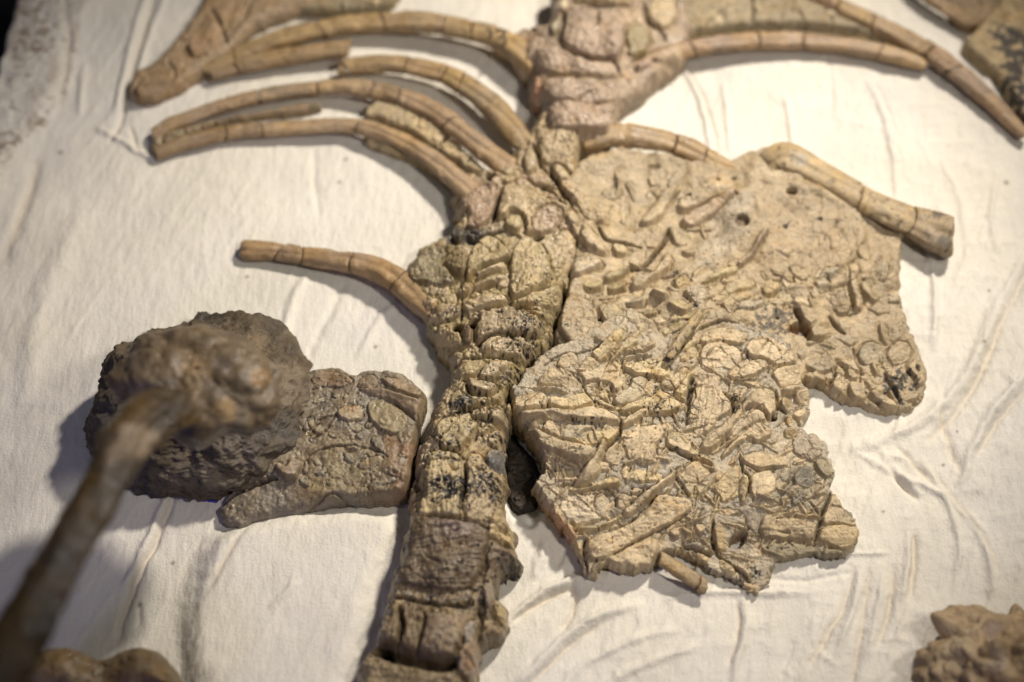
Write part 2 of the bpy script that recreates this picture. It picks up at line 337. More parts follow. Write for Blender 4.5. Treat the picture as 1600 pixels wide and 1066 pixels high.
    def blotch(s, poly, tone, thresh=0.1, scale=12, amt=0.9, seed=0):      # patchy stain broken up by noise
        P = s.pts(poly, 1); wi = s.win(P, 8); X = s.X[wi]; Y = s.Y[wi]
        d = sdf_poly(X, Y, P); f = fbm(X, Y, scale, 5, s.seed + 77 + seed, 0.6) + np.clip(d / 30, -0.6, 0.25)
        a = (amt * smooth(thresh, thresh + 0.10, f))[..., None]; s.T[wi] = s.T[wi] * (1 - a) + pal(tone) * a
    def pebbles(s, poly, n, size=(5, 11), h=(2, 6), tones=('tan', 'pale', 'grey'), name='bone_fragment', elong=(1.0, 2.6), ang=None, part=True, moat=3, rounded=None):
        P = np.array(poly, float); mn, mx = P.min(0), P.max(0); k = 0; tries = 0
        while k < n and tries < n * 20:
            tries += 1; x, y = RNG.uniform(mn, mx)
            if sdf_poly(np.array([x]), np.array([y]), P)[0] < 2: continue
            r = RNG.uniform(*size); e = RNG.uniform(*elong); a = RNG.uniform(0, math.pi) if ang is None else RNG.normal(ang, 0.45); m = RNG.randint(5, 8)
            pts = []
            for i in range(m):
                t = 2 * math.pi * i / m + RNG.uniform(-0.25, 0.25); q = r * RNG.uniform(0.75, 1.15); u, v = q * math.cos(t) * e, q * math.sin(t)
                pts.append((x + u * math.cos(a) - v * math.sin(a), y + (u * math.sin(a) + v * math.cos(a)) * 0.87))
            s.frag(pts, RNG.uniform(*h), min(7, r * 0.8), tones[RNG.randint(len(tones))], moat=moat, lift=RNG.uniform(-1, 1.0), name=name, part=part, sm=1 if rounded else 0, rounded=rounded); k += 1
    def slivers(s, poly, n, length=(16, 46), width=(3, 7), h=(3, 7), tones=('pale', 'tan', 'tan'), ang=-0.55, name='bone_splinter', spread=0.5):
        P = np.array(poly, float); mn, mx = P.min(0), P.max(0); k = 0; tries = 0
        while k < n and tries < n * 20:
            tries += 1; x, y = RNG.uniform(mn, mx)
            if sdf_poly(np.array([x]), np.array([y]), P)[0] < 6: continue
            L_ = RNG.uniform(*length) / 2; w_ = RNG.uniform(*width) / 2; a = RNG.normal(ang, spread); a += math.pi / 2 if RNG.rand() < 0.2 else 0; bw = RNG.uniform(-0.15, 0.15) * L_
            pts = [(-L_, -w_ * RNG.uniform(0.3, 1)), (-L_ * 0.3, -w_ + bw * 0.6), (L_ * 0.4, -w_ * RNG.uniform(0.7, 1.1) + bw * 0.6), (L_, -w_ * RNG.uniform(0.1, 0.8)), (L_ * RNG.uniform(0.8, 1), w_ * RNG.uniform(0.2, 1)), (L_ * 0.1, w_ + bw * 0.6), (-L_ * RNG.uniform(0.7, 1.0), w_ * RNG.uniform(0.3, 1))]
            ca, sa = math.cos(a), math.sin(a)
            s.frag([(x + u * ca - v * sa, y + (u * sa + v * ca) * 0.87) for u, v in pts], RNG.uniform(*h), 4, tones[RNG.randint(len(tones))], moat=3.2, mw=3.2, lift=RNG.uniform(-0.5, 2.0), name=name, sm=0, rounded=RNG.rand() < 0.45, warp=1.0); k += 1
    def build(s, name, label, cat, mat, group=None, body='matrix'):
        X, Y, S, r = s.X.copy(), s.Y.copy(), s.S, s.res
        wx = X + 5 * fbm(X, Y, 20, 3, s.seed + 210); wy = Y + 5 * fbm(X, Y, 20, 3, s.seed + 211); k = s.weather
        f1, f2, ci = worley(wx, wy, 15, s.seed + 212); g1, g2, c2 = worley(wx, wy, 34, s.seed + 213)
        msk = smooth(-0.1, 0.35, fbm(X, Y, 60, 3, s.seed + 214)); ck = (1 - smooth(0.0, 0.10, f2 - f1)) * msk; ck2 = (1 - smooth(0.0, 0.05, g2 - g1)) * smooth(0.06, 0.34, fbm(X, Y, 70, 3, s.seed + 215))
        s.H += 1.25 * k * (1.3 * (ridged(X, Y, 13, 4, s.seed + 200) - 0.62) + 1.5 * (ci - 0.5) * smooth(0.0, 0.25, f2 - f1) * msk - 1.2 * ck - 3.0 * ck2 + 0.7 * fbm(X, Y, 5, 3, s.seed + 202))
        pit = smooth(0.38, 0.55, fbm(X, Y, 6, 3, s.seed + 220) + 0.2 * fbm(X, Y, 40, 2, s.seed + 221)); s.H -= 1.6 * k * pit
        for _ in range(3):
            gy_, gx_ = np.gradient(s.H, s.res); sl = smooth(1.7, 3.2, np.hypot(gx_, gy_)); Hp = np.pad(s.H, 1, 'edge')
            bl = (Hp[:-2, 1:-1] + Hp[2:, 1:-1] + Hp[1:-1, :-2] + Hp[1:-1, 2:]) * 0.17 + (Hp[:-2, :-2] + Hp[2:, 2:] + Hp[:-2, 2:] + Hp[2:, :-2]) * 0.08; s.H = s.H * (1 - sl) + bl * sl
        chalk = smooth(0.15, 0.6, fbm(X, Y, 18, 5, s.seed + 230, 0.62))[..., None]; rustn = smooth(0.2, 0.6, fbm(X, Y, 30, 4, s.seed + 231, 0.6))[..., None]
        s.T *= (1 + 0.22 * chalk) * (1 - rustn * np.array([0.06, 0.14, 0.26])) * (1 + 0.20 * fbm(X, Y, 7, 4, s.seed + 232, 0.6)[..., None])
        s.T *= s.dim * np.array((1.01, 0.99, 0.965)); dk = (0.55 * np.maximum(ck2, 0.6 * ck))[..., None]; s.T = s.T * (1 - dk) + np.array((0.06, 0.042, 0.026)) * dk
        gy, gx = np.gradient(S, r); gl = np.hypot(gx, gy) + 1e-6
        near = (S < 0) & (S > -1.3 * r)
        mv = np.where(near, -S / np.maximum(gl, 0.4), 0); mv = np.clip(mv, 0, 1.5 * r)
        X = X + mv * gx / gl; Y = Y + mv * gy / gl
        ok = S > -1.3 * r
        c = ok[:-1, :-1] & ok[1:, :-1] & ok[:-1, 1:] & ok[1:, 1:]
        ny, nx = S.shape; idx = np.arange(ny * nx).reshape(ny, nx)
        F = np.stack([idx[:-1, :-1][c], idx[:-1, 1:][c], idx[1:, 1:][c], idx[1:, :-1][c]], 1)
        fid = s.ID[:-1, :-1][c].copy()
        cnt = np.bincount(fid, minlength=len(s.names)); small = cnt < 14; fid[small[fid]] = 0
        V = np.stack([X.ravel(), Y.ravel(), np.maximum(s.H, s.zb + 1).ravel()], 1); T = s.T.reshape(-1, 3)
        # skirt
        E = np.concatenate([F[:, [0, 1]], F[:, [1, 2]], F[:, [2, 3]], F[:, [3, 0]]]); key = np.sort(E, 1); key = key[:, 0].astype(np.int64) * (ny * nx) + key[:, 1]
        uq, inv, ct = np.unique(key, return_inverse=True, return_counts=True); be = E[ct[inv] == 1]
        bv = np.unique(be)
        be_l = be; rings = [bv]; nb = len(bv); pos = {int(a): i for i, a in enumerate(bv)}
        gxv = (gx / gl).ravel()[bv]; gyv = (gy / gl).ravel()[bv]; prev = bv
        bi = np.array([[pos[int(a)], pos[int(b)]] for a, b in be]); SKs = []
        for q in (0.25, 0.55, 0.85, 1.0):
            lo = V[bv].copy(); zt = lo[:, 2].copy(); lo[:, 2] = zt + (s.zb - zt) * q
            j = 2.6 * fbm(lo[:, 0] + lo[:, 2] * 0.7, lo[:, 1] - lo[:, 2] * 0.9, 9, 4, s.seed + 7, 0.6) + 3.0 * q * q
            lo[:, 0] += gxv * j; lo[:, 1] += gyv * j
            base = len(V); V = np.vstack([V, lo]); T = np.vstack([T, T[bv] * (1 + 0.25 * fbm(lo[:, 0] + lo[:, 2], lo[:, 1] - lo[:, 2], 7, 3, s.seed + 8)[:, None])])
            cur = base + np.arange(nb); SKs.append(np.stack([prev[bi[:, 1]], prev[bi[:, 0]], cur[bi[:, 0]], cur[bi[:, 1]]], 1)); prev = cur
        SK = np.vstack(SKs); F = np.vstack([F, SK]); fid = np.concatenate([fid, np.zeros(len(SK), np.int32)])
        inn = S > 0; org = np.array([s.X[inn].mean() * U, s.Y[inn].mean() * U, s.zb * U])
        ids = np.unique(fid)
        def sub(k, nm, parent):
            f = F[fid == k]; uv, iv = np.unique(f, return_inverse=True)
            return link_mesh(nm, V[uv] * U, iv.reshape(f.shape), mat, T[uv], parent, org)
        if len(ids) == 1:
            o = sub(0, name, None); o['label'] = label; o['category'] = cat
            if group: o['group'] = group
            return o
        e = empty(name, label, cat, org, group)
        for k in ids: sub(k, body if k == 0 else s.names[k], e)
        return e

# ------------------------------------------------------------------ tubes: ribs and long bones built as swept, broken segments
def cat_rom(P, n):
    P = np.asarray(P, float); Q = np.vstack([2 * P[0] - P[1], P, 2 * P[-1] - P[-2]]); out = []
    for i in range(1, len(Q) - 2):
        p0, p1, p2, p3 = Q[i - 1], Q[i], Q[i + 1], Q[i + 2]
        for t in np.linspace(0, 1, n, endpoint=False):
            out.append(0.5 * ((2 * p1) + (-p0 + p2) * t + (2 * p0 - 5 * p1 + 4 * p2 - p3) * t * t + (-p0 + 3 * p1 - 3 * p2 + p3) * t ** 3))
    out.append(P[-1]); return np.array(out)
def sample_path(path, step, zk=1.0):
    path = [(x, y, z * zk, r) for x, y, z, r in path]; C = np.array([(*W(x, y, z), z, r) for x, y, z, r in path], float); D = cat_rom(C, 24)
    L = np.concatenate([[0], np.cumsum(np.linalg.norm(np.diff(D[:, :3], axis=0), axis=1))])
    s = np.arange(0, L[-1], step); return s, np.stack([np.interp(s, L, D[:, i]) for i in range(4)], 1), L[-1]
def tube(name, label, cat, path, joints=(), tone='pink', mat=None, asp=0.76, groove=0.18, rough=0.06, step=2.0, N=36, seed=0, tones=None, group=None, seg='rib_segment', taper=True, dots=0, ends=(True, True), stains=(), lumpy=0.13, gap=1.3, dim=0.78):
    mat = mat or M_BONE
    s, D, L = sample_path(path, step, 0.72 if name == 'rib' else 1.0)
    cut = [0.0]
    for jx, jy in joints:
        best = min(range(len(s)), key=lambda i: (D[i, 0] - W(jx, jy, D[i, 2])[0]) ** 2 + (D[i, 1] - W(jx, jy, D[i, 2])[1]) ** 2); cut.append(s[best])
    cut = sorted(cut) + [L]
    org = np.array([D[len(D) // 2, 0] * U, D[len(D) // 2, 1] * U, max(0, D[:, 2].min() - D[:, 3].max() * asp) * U])
    parent = empty(name, label, cat, org, group) if len(cut) > 2 else None
    rng = np.random.RandomState(seed + 101); slant = rng.uniform(-0.45, 0.45, (len(cut), 2)); gaps = gap * rng.uniform(0.35, 1.5, len(cut))
    for k in range(len(cut) - 1):
        a, b = cut[k] + (gaps[k] / 2 if k else 0), cut[k + 1] - (gaps[k + 1] / 2 if k < len(cut) - 2 else 0)
        if b - a < 3: continue
        n = max(4, int((b - a) / step)); ss = np.concatenate([[a, a + 0.4], np.linspace(a + 1.6, b - 1.6, n), [b - 0.4, b]])
        Q = np.stack([np.interp(ss, s, D[:, i]) for i in range(4)], 1)
        Tn = np.gradient(np.stack([np.interp(np.clip(ss, 0, L), s, D[:, i]) for i in range(3)], 1), axis=0)
        mid = np.interp(ss + 2, s, D[:, 0]), np.interp(ss + 2, s, D[:, 1]), np.interp(ss + 2, s, D[:, 2])
        mid0 = np.interp(ss - 2, s, D[:, 0]), np.interp(ss - 2, s, D[:, 1]), np.interp(ss - 2, s, D[:, 2])
        Tn = np.stack([mid[i] - mid0[i] for i in range(3)], 1); Tn /= np.linalg.norm(Tn, axis=1)[:, None] + 1e-9
        side = np.cross(Tn, [0, 0, 1.0]); side /= np.linalg.norm(side, axis=1)[:, None] + 1e-9; nor = np.cross(side, Tn)
        th = np.linspace(0, 2 * np.pi, N, endpoint=False); SS, TH = np.meshgrid(ss, th, indexing='ij')
        cx, cy = np.cos(TH) * 3, np.sin(TH) * 3
        LS = max(26.0, 1.9 * D[:, 3].max()); WS = max(16.0, 0.7 * D[:, 3].max())
        R = Q[:, 3][:, None] * (1 + lumpy * fbm(SS / LS + cx * 0.25, cy * 0.25 + 7, 1.0, 3, seed + 1) + rough * fbm(SS / (2.2 * LS) + cx * 0.9, cy * 0.9, 1.0, 3, seed + 2))
        R = R * (1 - groove * np.exp(-((TH - (1.35 + 0.25 * np.sin(SS / 60 + seed))) / 0.22) ** 2)) + 0.5 * fbm(SS, TH * 14, 5, 3, seed + 4)
        w1, w2, wc = worley(SS + 3 * fbm(SS, TH * 9, 12, 2, seed), TH * Q[:, 3][:, None], WS, seed + 5); wm = smooth(-0.1, 0.3, fbm(SS, TH * 12, 50, 2, seed + 6)); wk = (1 - smooth(0, 0.09, w2 - w1)) * wm
        R = R + 0.9 * (wc - 0.5) * wm - 0.9 * wk + 0.6 * fbm(SS * 0.25, TH * 12, 3, 3, seed + 7)
        en = np.ones(len(ss)); en[0] = en[-1] = 0.80; en[1] = en[-2] = 0.92; en[2] = en[-3] = 0.98
        R = R * en[:, None]; ASP = asp * (1 + 0.22 * fbm(SS / (1.6 * LS), 0 * SS + 3.3, 1.0, 2, seed + 44)); R = R * (1 - 0.05 * np.cos(4 * TH + seed) * smooth(-0.2, 0.5, fbm(SS / LS, 0 * SS, 1.0, 2, seed + 45)))
        chip = smooth(0.30, 0.5, fbm(SS, TH * Q[:, 3][:, None], 0.9 * Q[:, 3].mean() + 6, 2, seed + 46)); R = R * (1 - 0.09 * chip)
        SJ = np.zeros_like(SS); j = 1.6 * fbm(cx * 1.2, cy * 1.2, 1.0, 3, seed + 9 + k); fa = np.exp(-(ss - ss[0]) / 7)[:, None]; fb = np.exp(-(ss[-1] - ss) / 7)[:, None]; rq = Q[:, 3][:, None]
        je = lambda m: 1.3 * fbm(np.cos(TH) * 2.6 + m * 7, np.sin(TH) * 2.6, 1.0, 3, seed + 9) + rq * (slant[m % len(slant), 0] * np.cos(TH) + slant[m % len(slant), 1] * np.sin(TH))
        SJ = fa * je(k) + fb * je(k + 1)
        off = rng.uniform(-0.7, 0.7, 2) if k else (0, 0)
        V = Q[:, None, :3] + side[:, None] * (np.cos(TH) * R + off[0])[..., None] + nor[:, None] * (np.sin(TH) * R * ASP + off[1])[..., None] + Tn[:, None] * SJ[..., None]
        ns = len(ss); idx = np.arange(ns * N).reshape(ns, N); nx = np.roll(idx, -1, 1)
        F = np.stack([idx[:-1], nx[:-1], nx[1:], idx[1:]], -1).reshape(-1, 4)
        c0 = ns * N; VV = np.vstack([V.reshape(-1, 3), V[0].mean(0), V[-1].mean(0)])
        F = np.vstack([F, np.stack([nx[0], idx[0], np.full(N, c0), np.full(N, c0)], 1)[:, [0, 1, 2, 3]], np.stack([idx[-1], nx[-1], np.full(N, c0 + 1), np.full(N, c0 + 1)], 1)])
        tb = pal(tones[k % len(tones)] if tones else tone); tb = (tb * 0.65 + 0.35 * np.array((0.36, 0.27, 0.155)) * (tb.sum() / 0.80)) * dim * (1 + rng.uniform(-0.08, 0.08))
        x, y = V[..., 0], V[..., 1]
        tn = tb * (1 - 0.35 * wk[..., None]) * (1 + 0.16 * chip[..., None]) * (1 + 0.24 * fbm(SS / 30, TH * 1.2, 1.0, 5, seed + 30, 0.6)[..., None] + 0.10 * fbm(SS / 50, TH * 5, 1.0, 3, seed + 33)[..., None])
        tn = tn + 0.03 * fbm(x, y, 40, 3, seed + 35)[..., None] * np.array([1, 0.2, -0.8])
        gl_ = 0.65 * ((np.exp(-((SS - ss[0]) / 2.6) ** 2) if k else 0) + (np.exp(-((ss[-1] - SS) / 2.6) ** 2) if k < len(cut) - 2 else 0)) * (0.5 + 0.7 * vn(TH * 2, SS * 0 + k, seed + 70)); gl_ = np.clip(gl_, 0, 0.85)
        gl_ = (gl_ * np.ones_like(SS))[..., None]; tn = tn * (1 - gl_) + np.array((0.13, 0.08, 0.04)) * gl_
        for (sx, sy, sr, stn, sa) in stains:
            qx, qy = W(sx, sy, float(Q[:, 2].mean())); g = (sa * (1 - smooth(sr * 0.5, sr, np.hypot(x - qx, y - qy) + sr * 0.5 * fbm(x, y, sr * 0.6, 3, 8))))[..., None]
            tn = tn * (1 - g) + pal(stn) * g
        if dots:
            f = fbm(x, y, 7, 3, seed + 60); g = (0.85 * smooth(dots, dots + 0.1, f))[..., None]; tn = tn * (1 - g) + np.array((0.03, 0.026, 0.024)) * g
        tn = tn * np.array((1.02, 0.98, 0.88)); TT = np.vstack([tn.reshape(-1, 3), tb * 0.8, tb * 0.8])
        # quads with a doubled last corner become triangles
        quads = F[F[:, 2] != F[:, 3]]; tris = F[F[:, 2] == F[:, 3]][:, :3]
        me = bpy.data.meshes.new(seg if parent else name)
        me.from_pydata([tuple(v) for v in (VV * U - org)], [], [tuple(map(int, q)) for q in quads] + [tuple(map(int, q)) for q in tris])
        me.polygons.foreach_set('use_smooth', np.ones(len(me.polygons), bool))
        at = me.attributes.new('tone', 'FLOAT_COLOR', 'POINT'); c = np.ones((len(VV), 4), np.float32); c[:, :3] = np.clip(TT, 0.004, 0.9); at.data.foreach_set('color', c.ravel())
        me.materials.append(mat); me.update()
        o = bpy.data.objects.new(seg if parent else name, me); COL.objects.link(o)
        if parent: o.parent = parent
        else:
            o.location = org; o['label'] = label; o['category'] = cat
            if group: o['group'] = group
            parent_out = o
    return parent if parent else parent_out

# ------------------------------------------------------------------ blobs: rough rounded masses displaced by solid noise
def blob(name, center, axes, tone, disp, spots=(), mat=None, n=260, m=160, sq=(0.85, 0.85, 0.9), th_max=0.72, seed=600, label=None, cat=None, parent=None, shape=None, zmin=-3, mott=0.4, pale=None, rot=0.0):
    cx, cy = W(*center); ph = np.linspace(0, 2 * np.pi, n, endpoint=False); th = np.linspace(0.02, np.pi * th_max, m); TH, PH = np.meshgrid(th, ph, indexing='ij')
    dr = np.stack([np.sin(TH) * np.cos(PH), np.sin(TH) * np.sin(PH), np.cos(TH)], -1); P = np.sign(dr) * np.abs(dr) ** np.array(sq) * np.array(axes, float)
    if shape is not None: P = shape(P)
    cr, sr = math.cos(rot), math.sin(rot); Rm = np.array([[cr, sr, 0], [-sr, cr, 0], [0, 0, 1]]); P = P @ Rm; dr = dr @ Rm
    q = P + 14 * np.stack([fbm3(P, 60, 3, seed + 1), fbm3(P, 60, 3, seed + 11), fbm3(P, 60, 3, seed + 21)], -1)
    P = P + dr * disp(q, P)[..., None] + np.array([cx, cy, center[2]]); P[..., 2] = np.maximum(P[..., 2], zmin)
    T = np.ones(P.shape) * np.array(tone); T = T * (1 + mott * fbm3(q, 40, 4, seed + 81)[..., None] + 0.28 * fbm3(q, 9, 4, seed + 91, 0.6)[..., None]) + 0.02 * fbm3(q, 60, 3, seed + 101)[..., None] * np.array([1, 0.1, -0.9])
    if pale is not None:
        pl = 0.5 * smooth(0.12, 0.5, fbm3(q, 22, 4, seed + 111, 0.6))[..., None]; T = T * (1 - pl) + np.array(pale) * pl
    x, y = to_px(P)
    for sx, sy, r, c_, a_ in spots:
        g = (a_ * (1 - smooth(0.45, 1.0, (np.hypot(x - sx, y - sy) + 0.3 * r * fbm(x, y, 16, 3, seed + 121)) / r)))[..., None]; T = T * (1 - g) + np.array(c_) * g
    idx = np.arange(n * m).reshape(m, n); nx = np.roll(idx, -1, 1); F = np.stack([idx[:-1], idx[1:], nx[1:], nx[:-1]], -1).reshape(-1, 4)
    org = (cx * U, cy * U, max(0.0, (center[2] - axes[2]) * U)) if parent is None else tuple(parent.location)
    o = link_mesh(name, P.reshape(-1, 3) * U, F, mat or M_ROCK, T.reshape(-1, 3), parent, org)
    if label: o['label'] = label
    if cat: o['category'] = cat
    return o

#==BODY==
# ------------------------------------------------------------------ the setting: floor, cloth-lined plaster bed
link_mesh('floor', np.array([[-3, -3, -0.25], [3, -3, -0.25], [3, 3, -0.25], [-3, 3, -0.25]]), [[0, 1, 2, 3]], M_FLOOR, smoothf=False)['kind'] = 'structure'

def cloth_height(X, Y):
    h = 5.0 * fbm(X, Y, 260, 3, 301) + 2.2 * fbm(X, Y, 90, 3, 305)
    # paper wrinkles: stretched ridged noise, stronger towards the lower right and along the left
    c, s_ = math.cos(1.15), math.sin(1.15); a = X * c + Y * s_; b = -X * s_ + Y * c
    wr = ridged(a * 0.30 + 14 * fbm(X, Y, 80, 2, 310), b, 34, 3, 311)
    rt = smooth(-100, 700, X - 0.35 * Y); h = h + (2.2 + 5.5 * rt) * (wr ** 3) * (0.3 + 0.7 * vn(X / 170 + 3, Y / 170, 320)) + 3.2 * rt * (ridged(X + 9 * fbm(X, Y, 60, 2, 312), Y, 40, 4, 313) ** 2) + 0.9 * fbm(a * 0.5, b, 14, 3, 330)
    return h
FOLDS = [  # photo points, half width, height (negative: a groove)
    ([(1620, 370), (1560, 470), (1525, 560), (1490, 620), (1440, 660), (1380, 690), (1320, 705)], 9, 7), ([(1620, 400), (1575, 480), (1540, 570), (1500, 640), (1450, 690)], 6, -6),
    ([(1610, 585), (1550, 640), (1518, 700), (1500, 760)], 7, 7), ([(1605, 610), (1560, 655), (1530, 710)], 5, -4),
    ([(1456, 400), (1460, 470), (1458, 545)], 5, 6), ([(1470, 640), (1480, 690), (1500, 740)], 5, -4),
    ([(1060, 95), (1095, 155), (1112, 240)], 4, 5), ([(1068, 95), (1103, 155), (1122, 240)], 3, -4),
    ([(1128, 130), (1135, 180), (1140, 235)], 4, 4), ([(1225, 150), (1236, 205), (1240, 240)], 4, 4), ([(1290, 85), (1300, 130), (1296, 180)], 4, -2.5),
    ([(1355, 130), (1385, 190), (1398, 260), (1400, 310)], 5, 5), ([(1365, 130), (1395, 190), (1408, 260)], 3, -3), ([(1470, 250), (1500, 310), (1510, 380)], 6, 3), ([(1560, 260), (1545, 330), (1560, 400)], 6, 4),
    ([(1390, 735), (1432, 782)], 4, -6), ([(1395, 728), (1440, 775)], 4, 3), ([(1400, 700), (1455, 755)], 4, -4),
    ([(1440, 720), (1492, 790), (1530, 828), (1548, 880), (1550, 930)], 6, 6), ([(1450, 728), (1500, 795), (1540, 845), (1557, 900)], 4, -5),
    ([(1340, 710), (1400, 745), (1470, 770), (1485, 800), (1500, 850), (1490, 920)], 5, 5),
    ([(1430, 835), (1428, 890), (1420, 935)], 5, -6), ([(1420, 835), (1416, 890), (1408, 940)], 4, 4),
    ([(1335, 892), (1318, 950), (1290, 1000), (1262, 1040)], 5, -5), ([(1357, 892), (1350, 960), (1338, 1030), (1330, 1075)], 5, -5), ([(1396, 892), (1388, 960), (1375, 1010)], 5, -6),
    ([(1345, 892), (1332, 955), (1310, 1005)], 5, 4), ([(1380, 890), (1368, 960), (1355, 1030)], 5, 4),
    ([(1180, 905), (1260, 908), (1330, 895)], 4, -3), ([(1040, 935), (1120, 925), (1200, 930), (1260, 925)], 5, 4), ([(1300, 868), (1390, 866)], 3, 3),
    ([(1160, 935), (1168, 980), (1150, 1040), (1145, 1080)], 6, 5), ([(1150, 940), (1158, 980), (1140, 1040)], 4, -3.5), ([(1240, 1000), (1220, 1060)], 5, -3),
    ([(790, 975), (843, 927), (895, 906), (930, 900)], 6, 7), ([(800, 972), (850, 938), (897, 917)], 4, -6), ([(895, 905), (899, 950), (880, 985)], 5, -5),
    ([(805, 1070), (843, 1037), (895, 985), (940, 958), (1000, 945)], 7, 7), ([(815, 1078), (855, 1045), (903, 998), (945, 970)], 4, -4), ([(830, 905), (845, 880), (850, 850)], 6, 5), ([(870, 885), (880, 865)], 4, -4),
    ([(870, 1080), (910, 1040), (980, 1000), (1060, 985)], 6, 4), ([(930, 1080), (1000, 1040), (1090, 1010)], 6, 4),
    ([(278, 765), (245, 845), (208, 918), (190, 965), (185, 1000)], 5, -7), ([(268, 765), (232, 845), (196, 918)], 6, 5), ([(385, 835), (352, 890), (330, 930)], 5, -4),
    ([(215, 940), (216, 980)], 4, -3), ([(470, 920), (425, 960)], 5, 3),
    ([(245, -20), (212, 90), (195, 180), (172, 222)], 5, -7), ([(232, -20), (200, 90), (182, 180)], 6, 6), ([(265, -20), (232, 60), (212, 130)], 6, 4), ([(105, -20), (110, 70), (100, 140), (92, 165)], 5, -5),
    ([(150, 200), (210, 235), (240, 250)], 5, 5), ([(205, 200), (217, 240)], 3, -4), ([(130, 100), (125, 180)], 6, 4),
    ([(490, 230), (495, 330)], 6, -2),
    ([(430, 560), (455, 480), (480, 430)], 7, 4), ([(480, 560), (520, 480), (540, 440)], 7, -3), ([(560, 560), (590, 500), (620, 480)], 7, 3), ([(130, 330), (60, 480), (40, 640)], 20, 5), ([(60, 250), (40, 330), (0, 420)], 10, -5),
]
def make_cloth():
    cs = [W(-60, -60), W(1660, -60), W(1660, 1130), W(-60, 1130)]
    x0, x1 = min(c[0] for c in cs), max(c[0] for c in cs); y0, y1 = min(c[1] for c in cs), max(c[1] for c in cs)
    r = 2.4; xs = np.arange(x0, x1, r); ys = np.arange(y0, y1, r); X, Y = np.meshgrid(xs, ys)
    H = cloth_height(X, Y); T = np.ones(X.shape + (3,)) * np.array((0.66, 0.625, 0.555))
    st = fbm(X, Y, 300, 4, 355)[..., None]; T = T * (1 + 0.05 * st) + 0.03 * fbm(X, Y, 150, 3, 360)[..., None] * np.array([0.3, 0.0, -0.8])
    for line, w, h in FOLDS:
        P = np.array([W(a, b) for a, b in chaikin(line, 2, False)]); i0 = max(0, int((P[:, 0].min() - 4 * w - x0) / r)); i1 = int((P[:, 0].max() + 4 * w - x0) / r) + 2
        j0 = max(0, int((P[:, 1].min() - 4 * w - y0) / r)); j1 = int((P[:, 1].max() + 4 * w - y0) / r) + 2; wi = (slice(j0, j1), slice(i0, i1)); x, y = X[wi], Y[wi]
        if x.size == 0: continue
        d, t = dist_line(x + 3 * fbm(x, y, 25, 3, 400), y + 3 * fbm(x, y, 25, 3, 410), P); fade = np.sin(np.pi * np.clip(t, 0.03, 0.97)) ** 0.6
        g = np.exp(-(d / w) ** 2) * fade; H[wi] += 1.35 * h * g
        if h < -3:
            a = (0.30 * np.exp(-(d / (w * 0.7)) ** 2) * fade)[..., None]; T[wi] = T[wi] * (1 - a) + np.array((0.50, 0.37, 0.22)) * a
    # the bed is moulded: a padded bank left of the spine, a dip sunk under the gap to its right to darken it
    def bank(poly, hgt, soft):
        P = np.array([W(a, b) for a, b in chaikin(poly, 2)]); d = sdf_poly(X, Y, P) + 6 * fbm(X, Y, 40, 3, 420); return hgt * smooth(-soft, soft, d)
    H += bank([(330, 840), (450, 815), (600, 800), (632, 830), (600, 900), (575, 985), (548, 1060), (540, 1130), (330, 1130), (290, 1000)], 26, 26)
    H += bank([(800, 690), (840, 720), (850, 800), (830, 830), (800, 800), (790, 740)], -20, 10)
    H += bank([(-80, -80), (180, -80), (120, 60), (70, 190), (0, 300), (-80, 420)], 14, 30)
    H += bank([(1560, 520), (1700, 380), (1700, 1130), (1560, 1130), (1540, 800)], 12, 60)
    # specks of grit and small stains
    for px, py, q in [(386, 433, 3), (587, 543, 3), (1572, 286, 4), (1535, 540, 3), (1495, 676, 2), (1474, 727, 2.5), (270, 880, 3), (218, 945, 3), (540, 250, 3), (530, 285, 3), (95, 240, 4), (1545, 455, 2.5), (1380, 800, 2)]:
        a, b = W(px, py); g = (0.85 * np.exp(-((X - a) ** 2 + (Y - b) ** 2) / q ** 2))[..., None]; T[:] = T * (1 - g) + np.array((0.10, 0.07, 0.045)) * g
    # plaster rim, upper left: bare, stained plaster outside the cloth
    a, b = W(15, 0), W(0, 60); P = np.array([W(p, q) for p, q in [(190, -80), (125, 40), (112, 130), (80, 190), (30, 235), (0, 300), (-80, 430), (-200, 430), (-200, -80)]])
    d = sdf_poly(X, Y, P); m = smooth(-5, 5, d + 10 * fbm(X, Y, 30, 4, 430))
    H += m * (4 * fbm(X, Y, 16, 4, 440) + 6 * (ridged(X, Y, 45, 3, 445) - 0.5) + 3)
    T = T * (1 - 0.35 * m[..., None]) + np.array((0.60, 0.565, 0.50)) * (0.35 * m[..., None])
    k = (m * np.clip(0.9 * smooth(0.22, 0.5, fbm(X, Y, 9, 5, 450, 0.65) + 0.5 * fbm(X, Y, 60, 3, 455)) + 0.45 * smooth(0.0, 0.6, fbm(X * 1.0, Y * 0.35, 26, 4, 457)), 0, 0.85))[..., None]; T = T * (1 - k) + np.array((0.24, 0.185, 0.135)) * k
    # edge of the bed: a line in the upper left corner, dark floor beyond
    ax, ay = W(30, -10); bx, by = W(6, 78); nx_, ny_ = (by - ay), -(bx - ax); nl = math.hypot(nx_, ny_); nx_, ny_ = nx_ / nl, ny_ / nl
    sd = (X - ax) * nx_ + (Y - ay) * ny_
    mx, my = W(400, 400); sg = 1 if (mx - ax) * nx_ + (my - ay) * ny_ > 0 else -1; sd = sd * sg + 4 * fbm(X, Y, 30, 3, 460)
    ok = sd > 0; H -= 40 * (1 - np.sqrt(np.clip(1 - (1 - np.clip(sd / 14, 0, 1)) ** 2, 0, 1)))
    ny, nx = X.shape; idx = np.arange(ny * nx).reshape(ny, nx); c = ok[:-1, :-1] & ok[1:, :-1] & ok[:-1, 1:] & ok[1:, 1:]
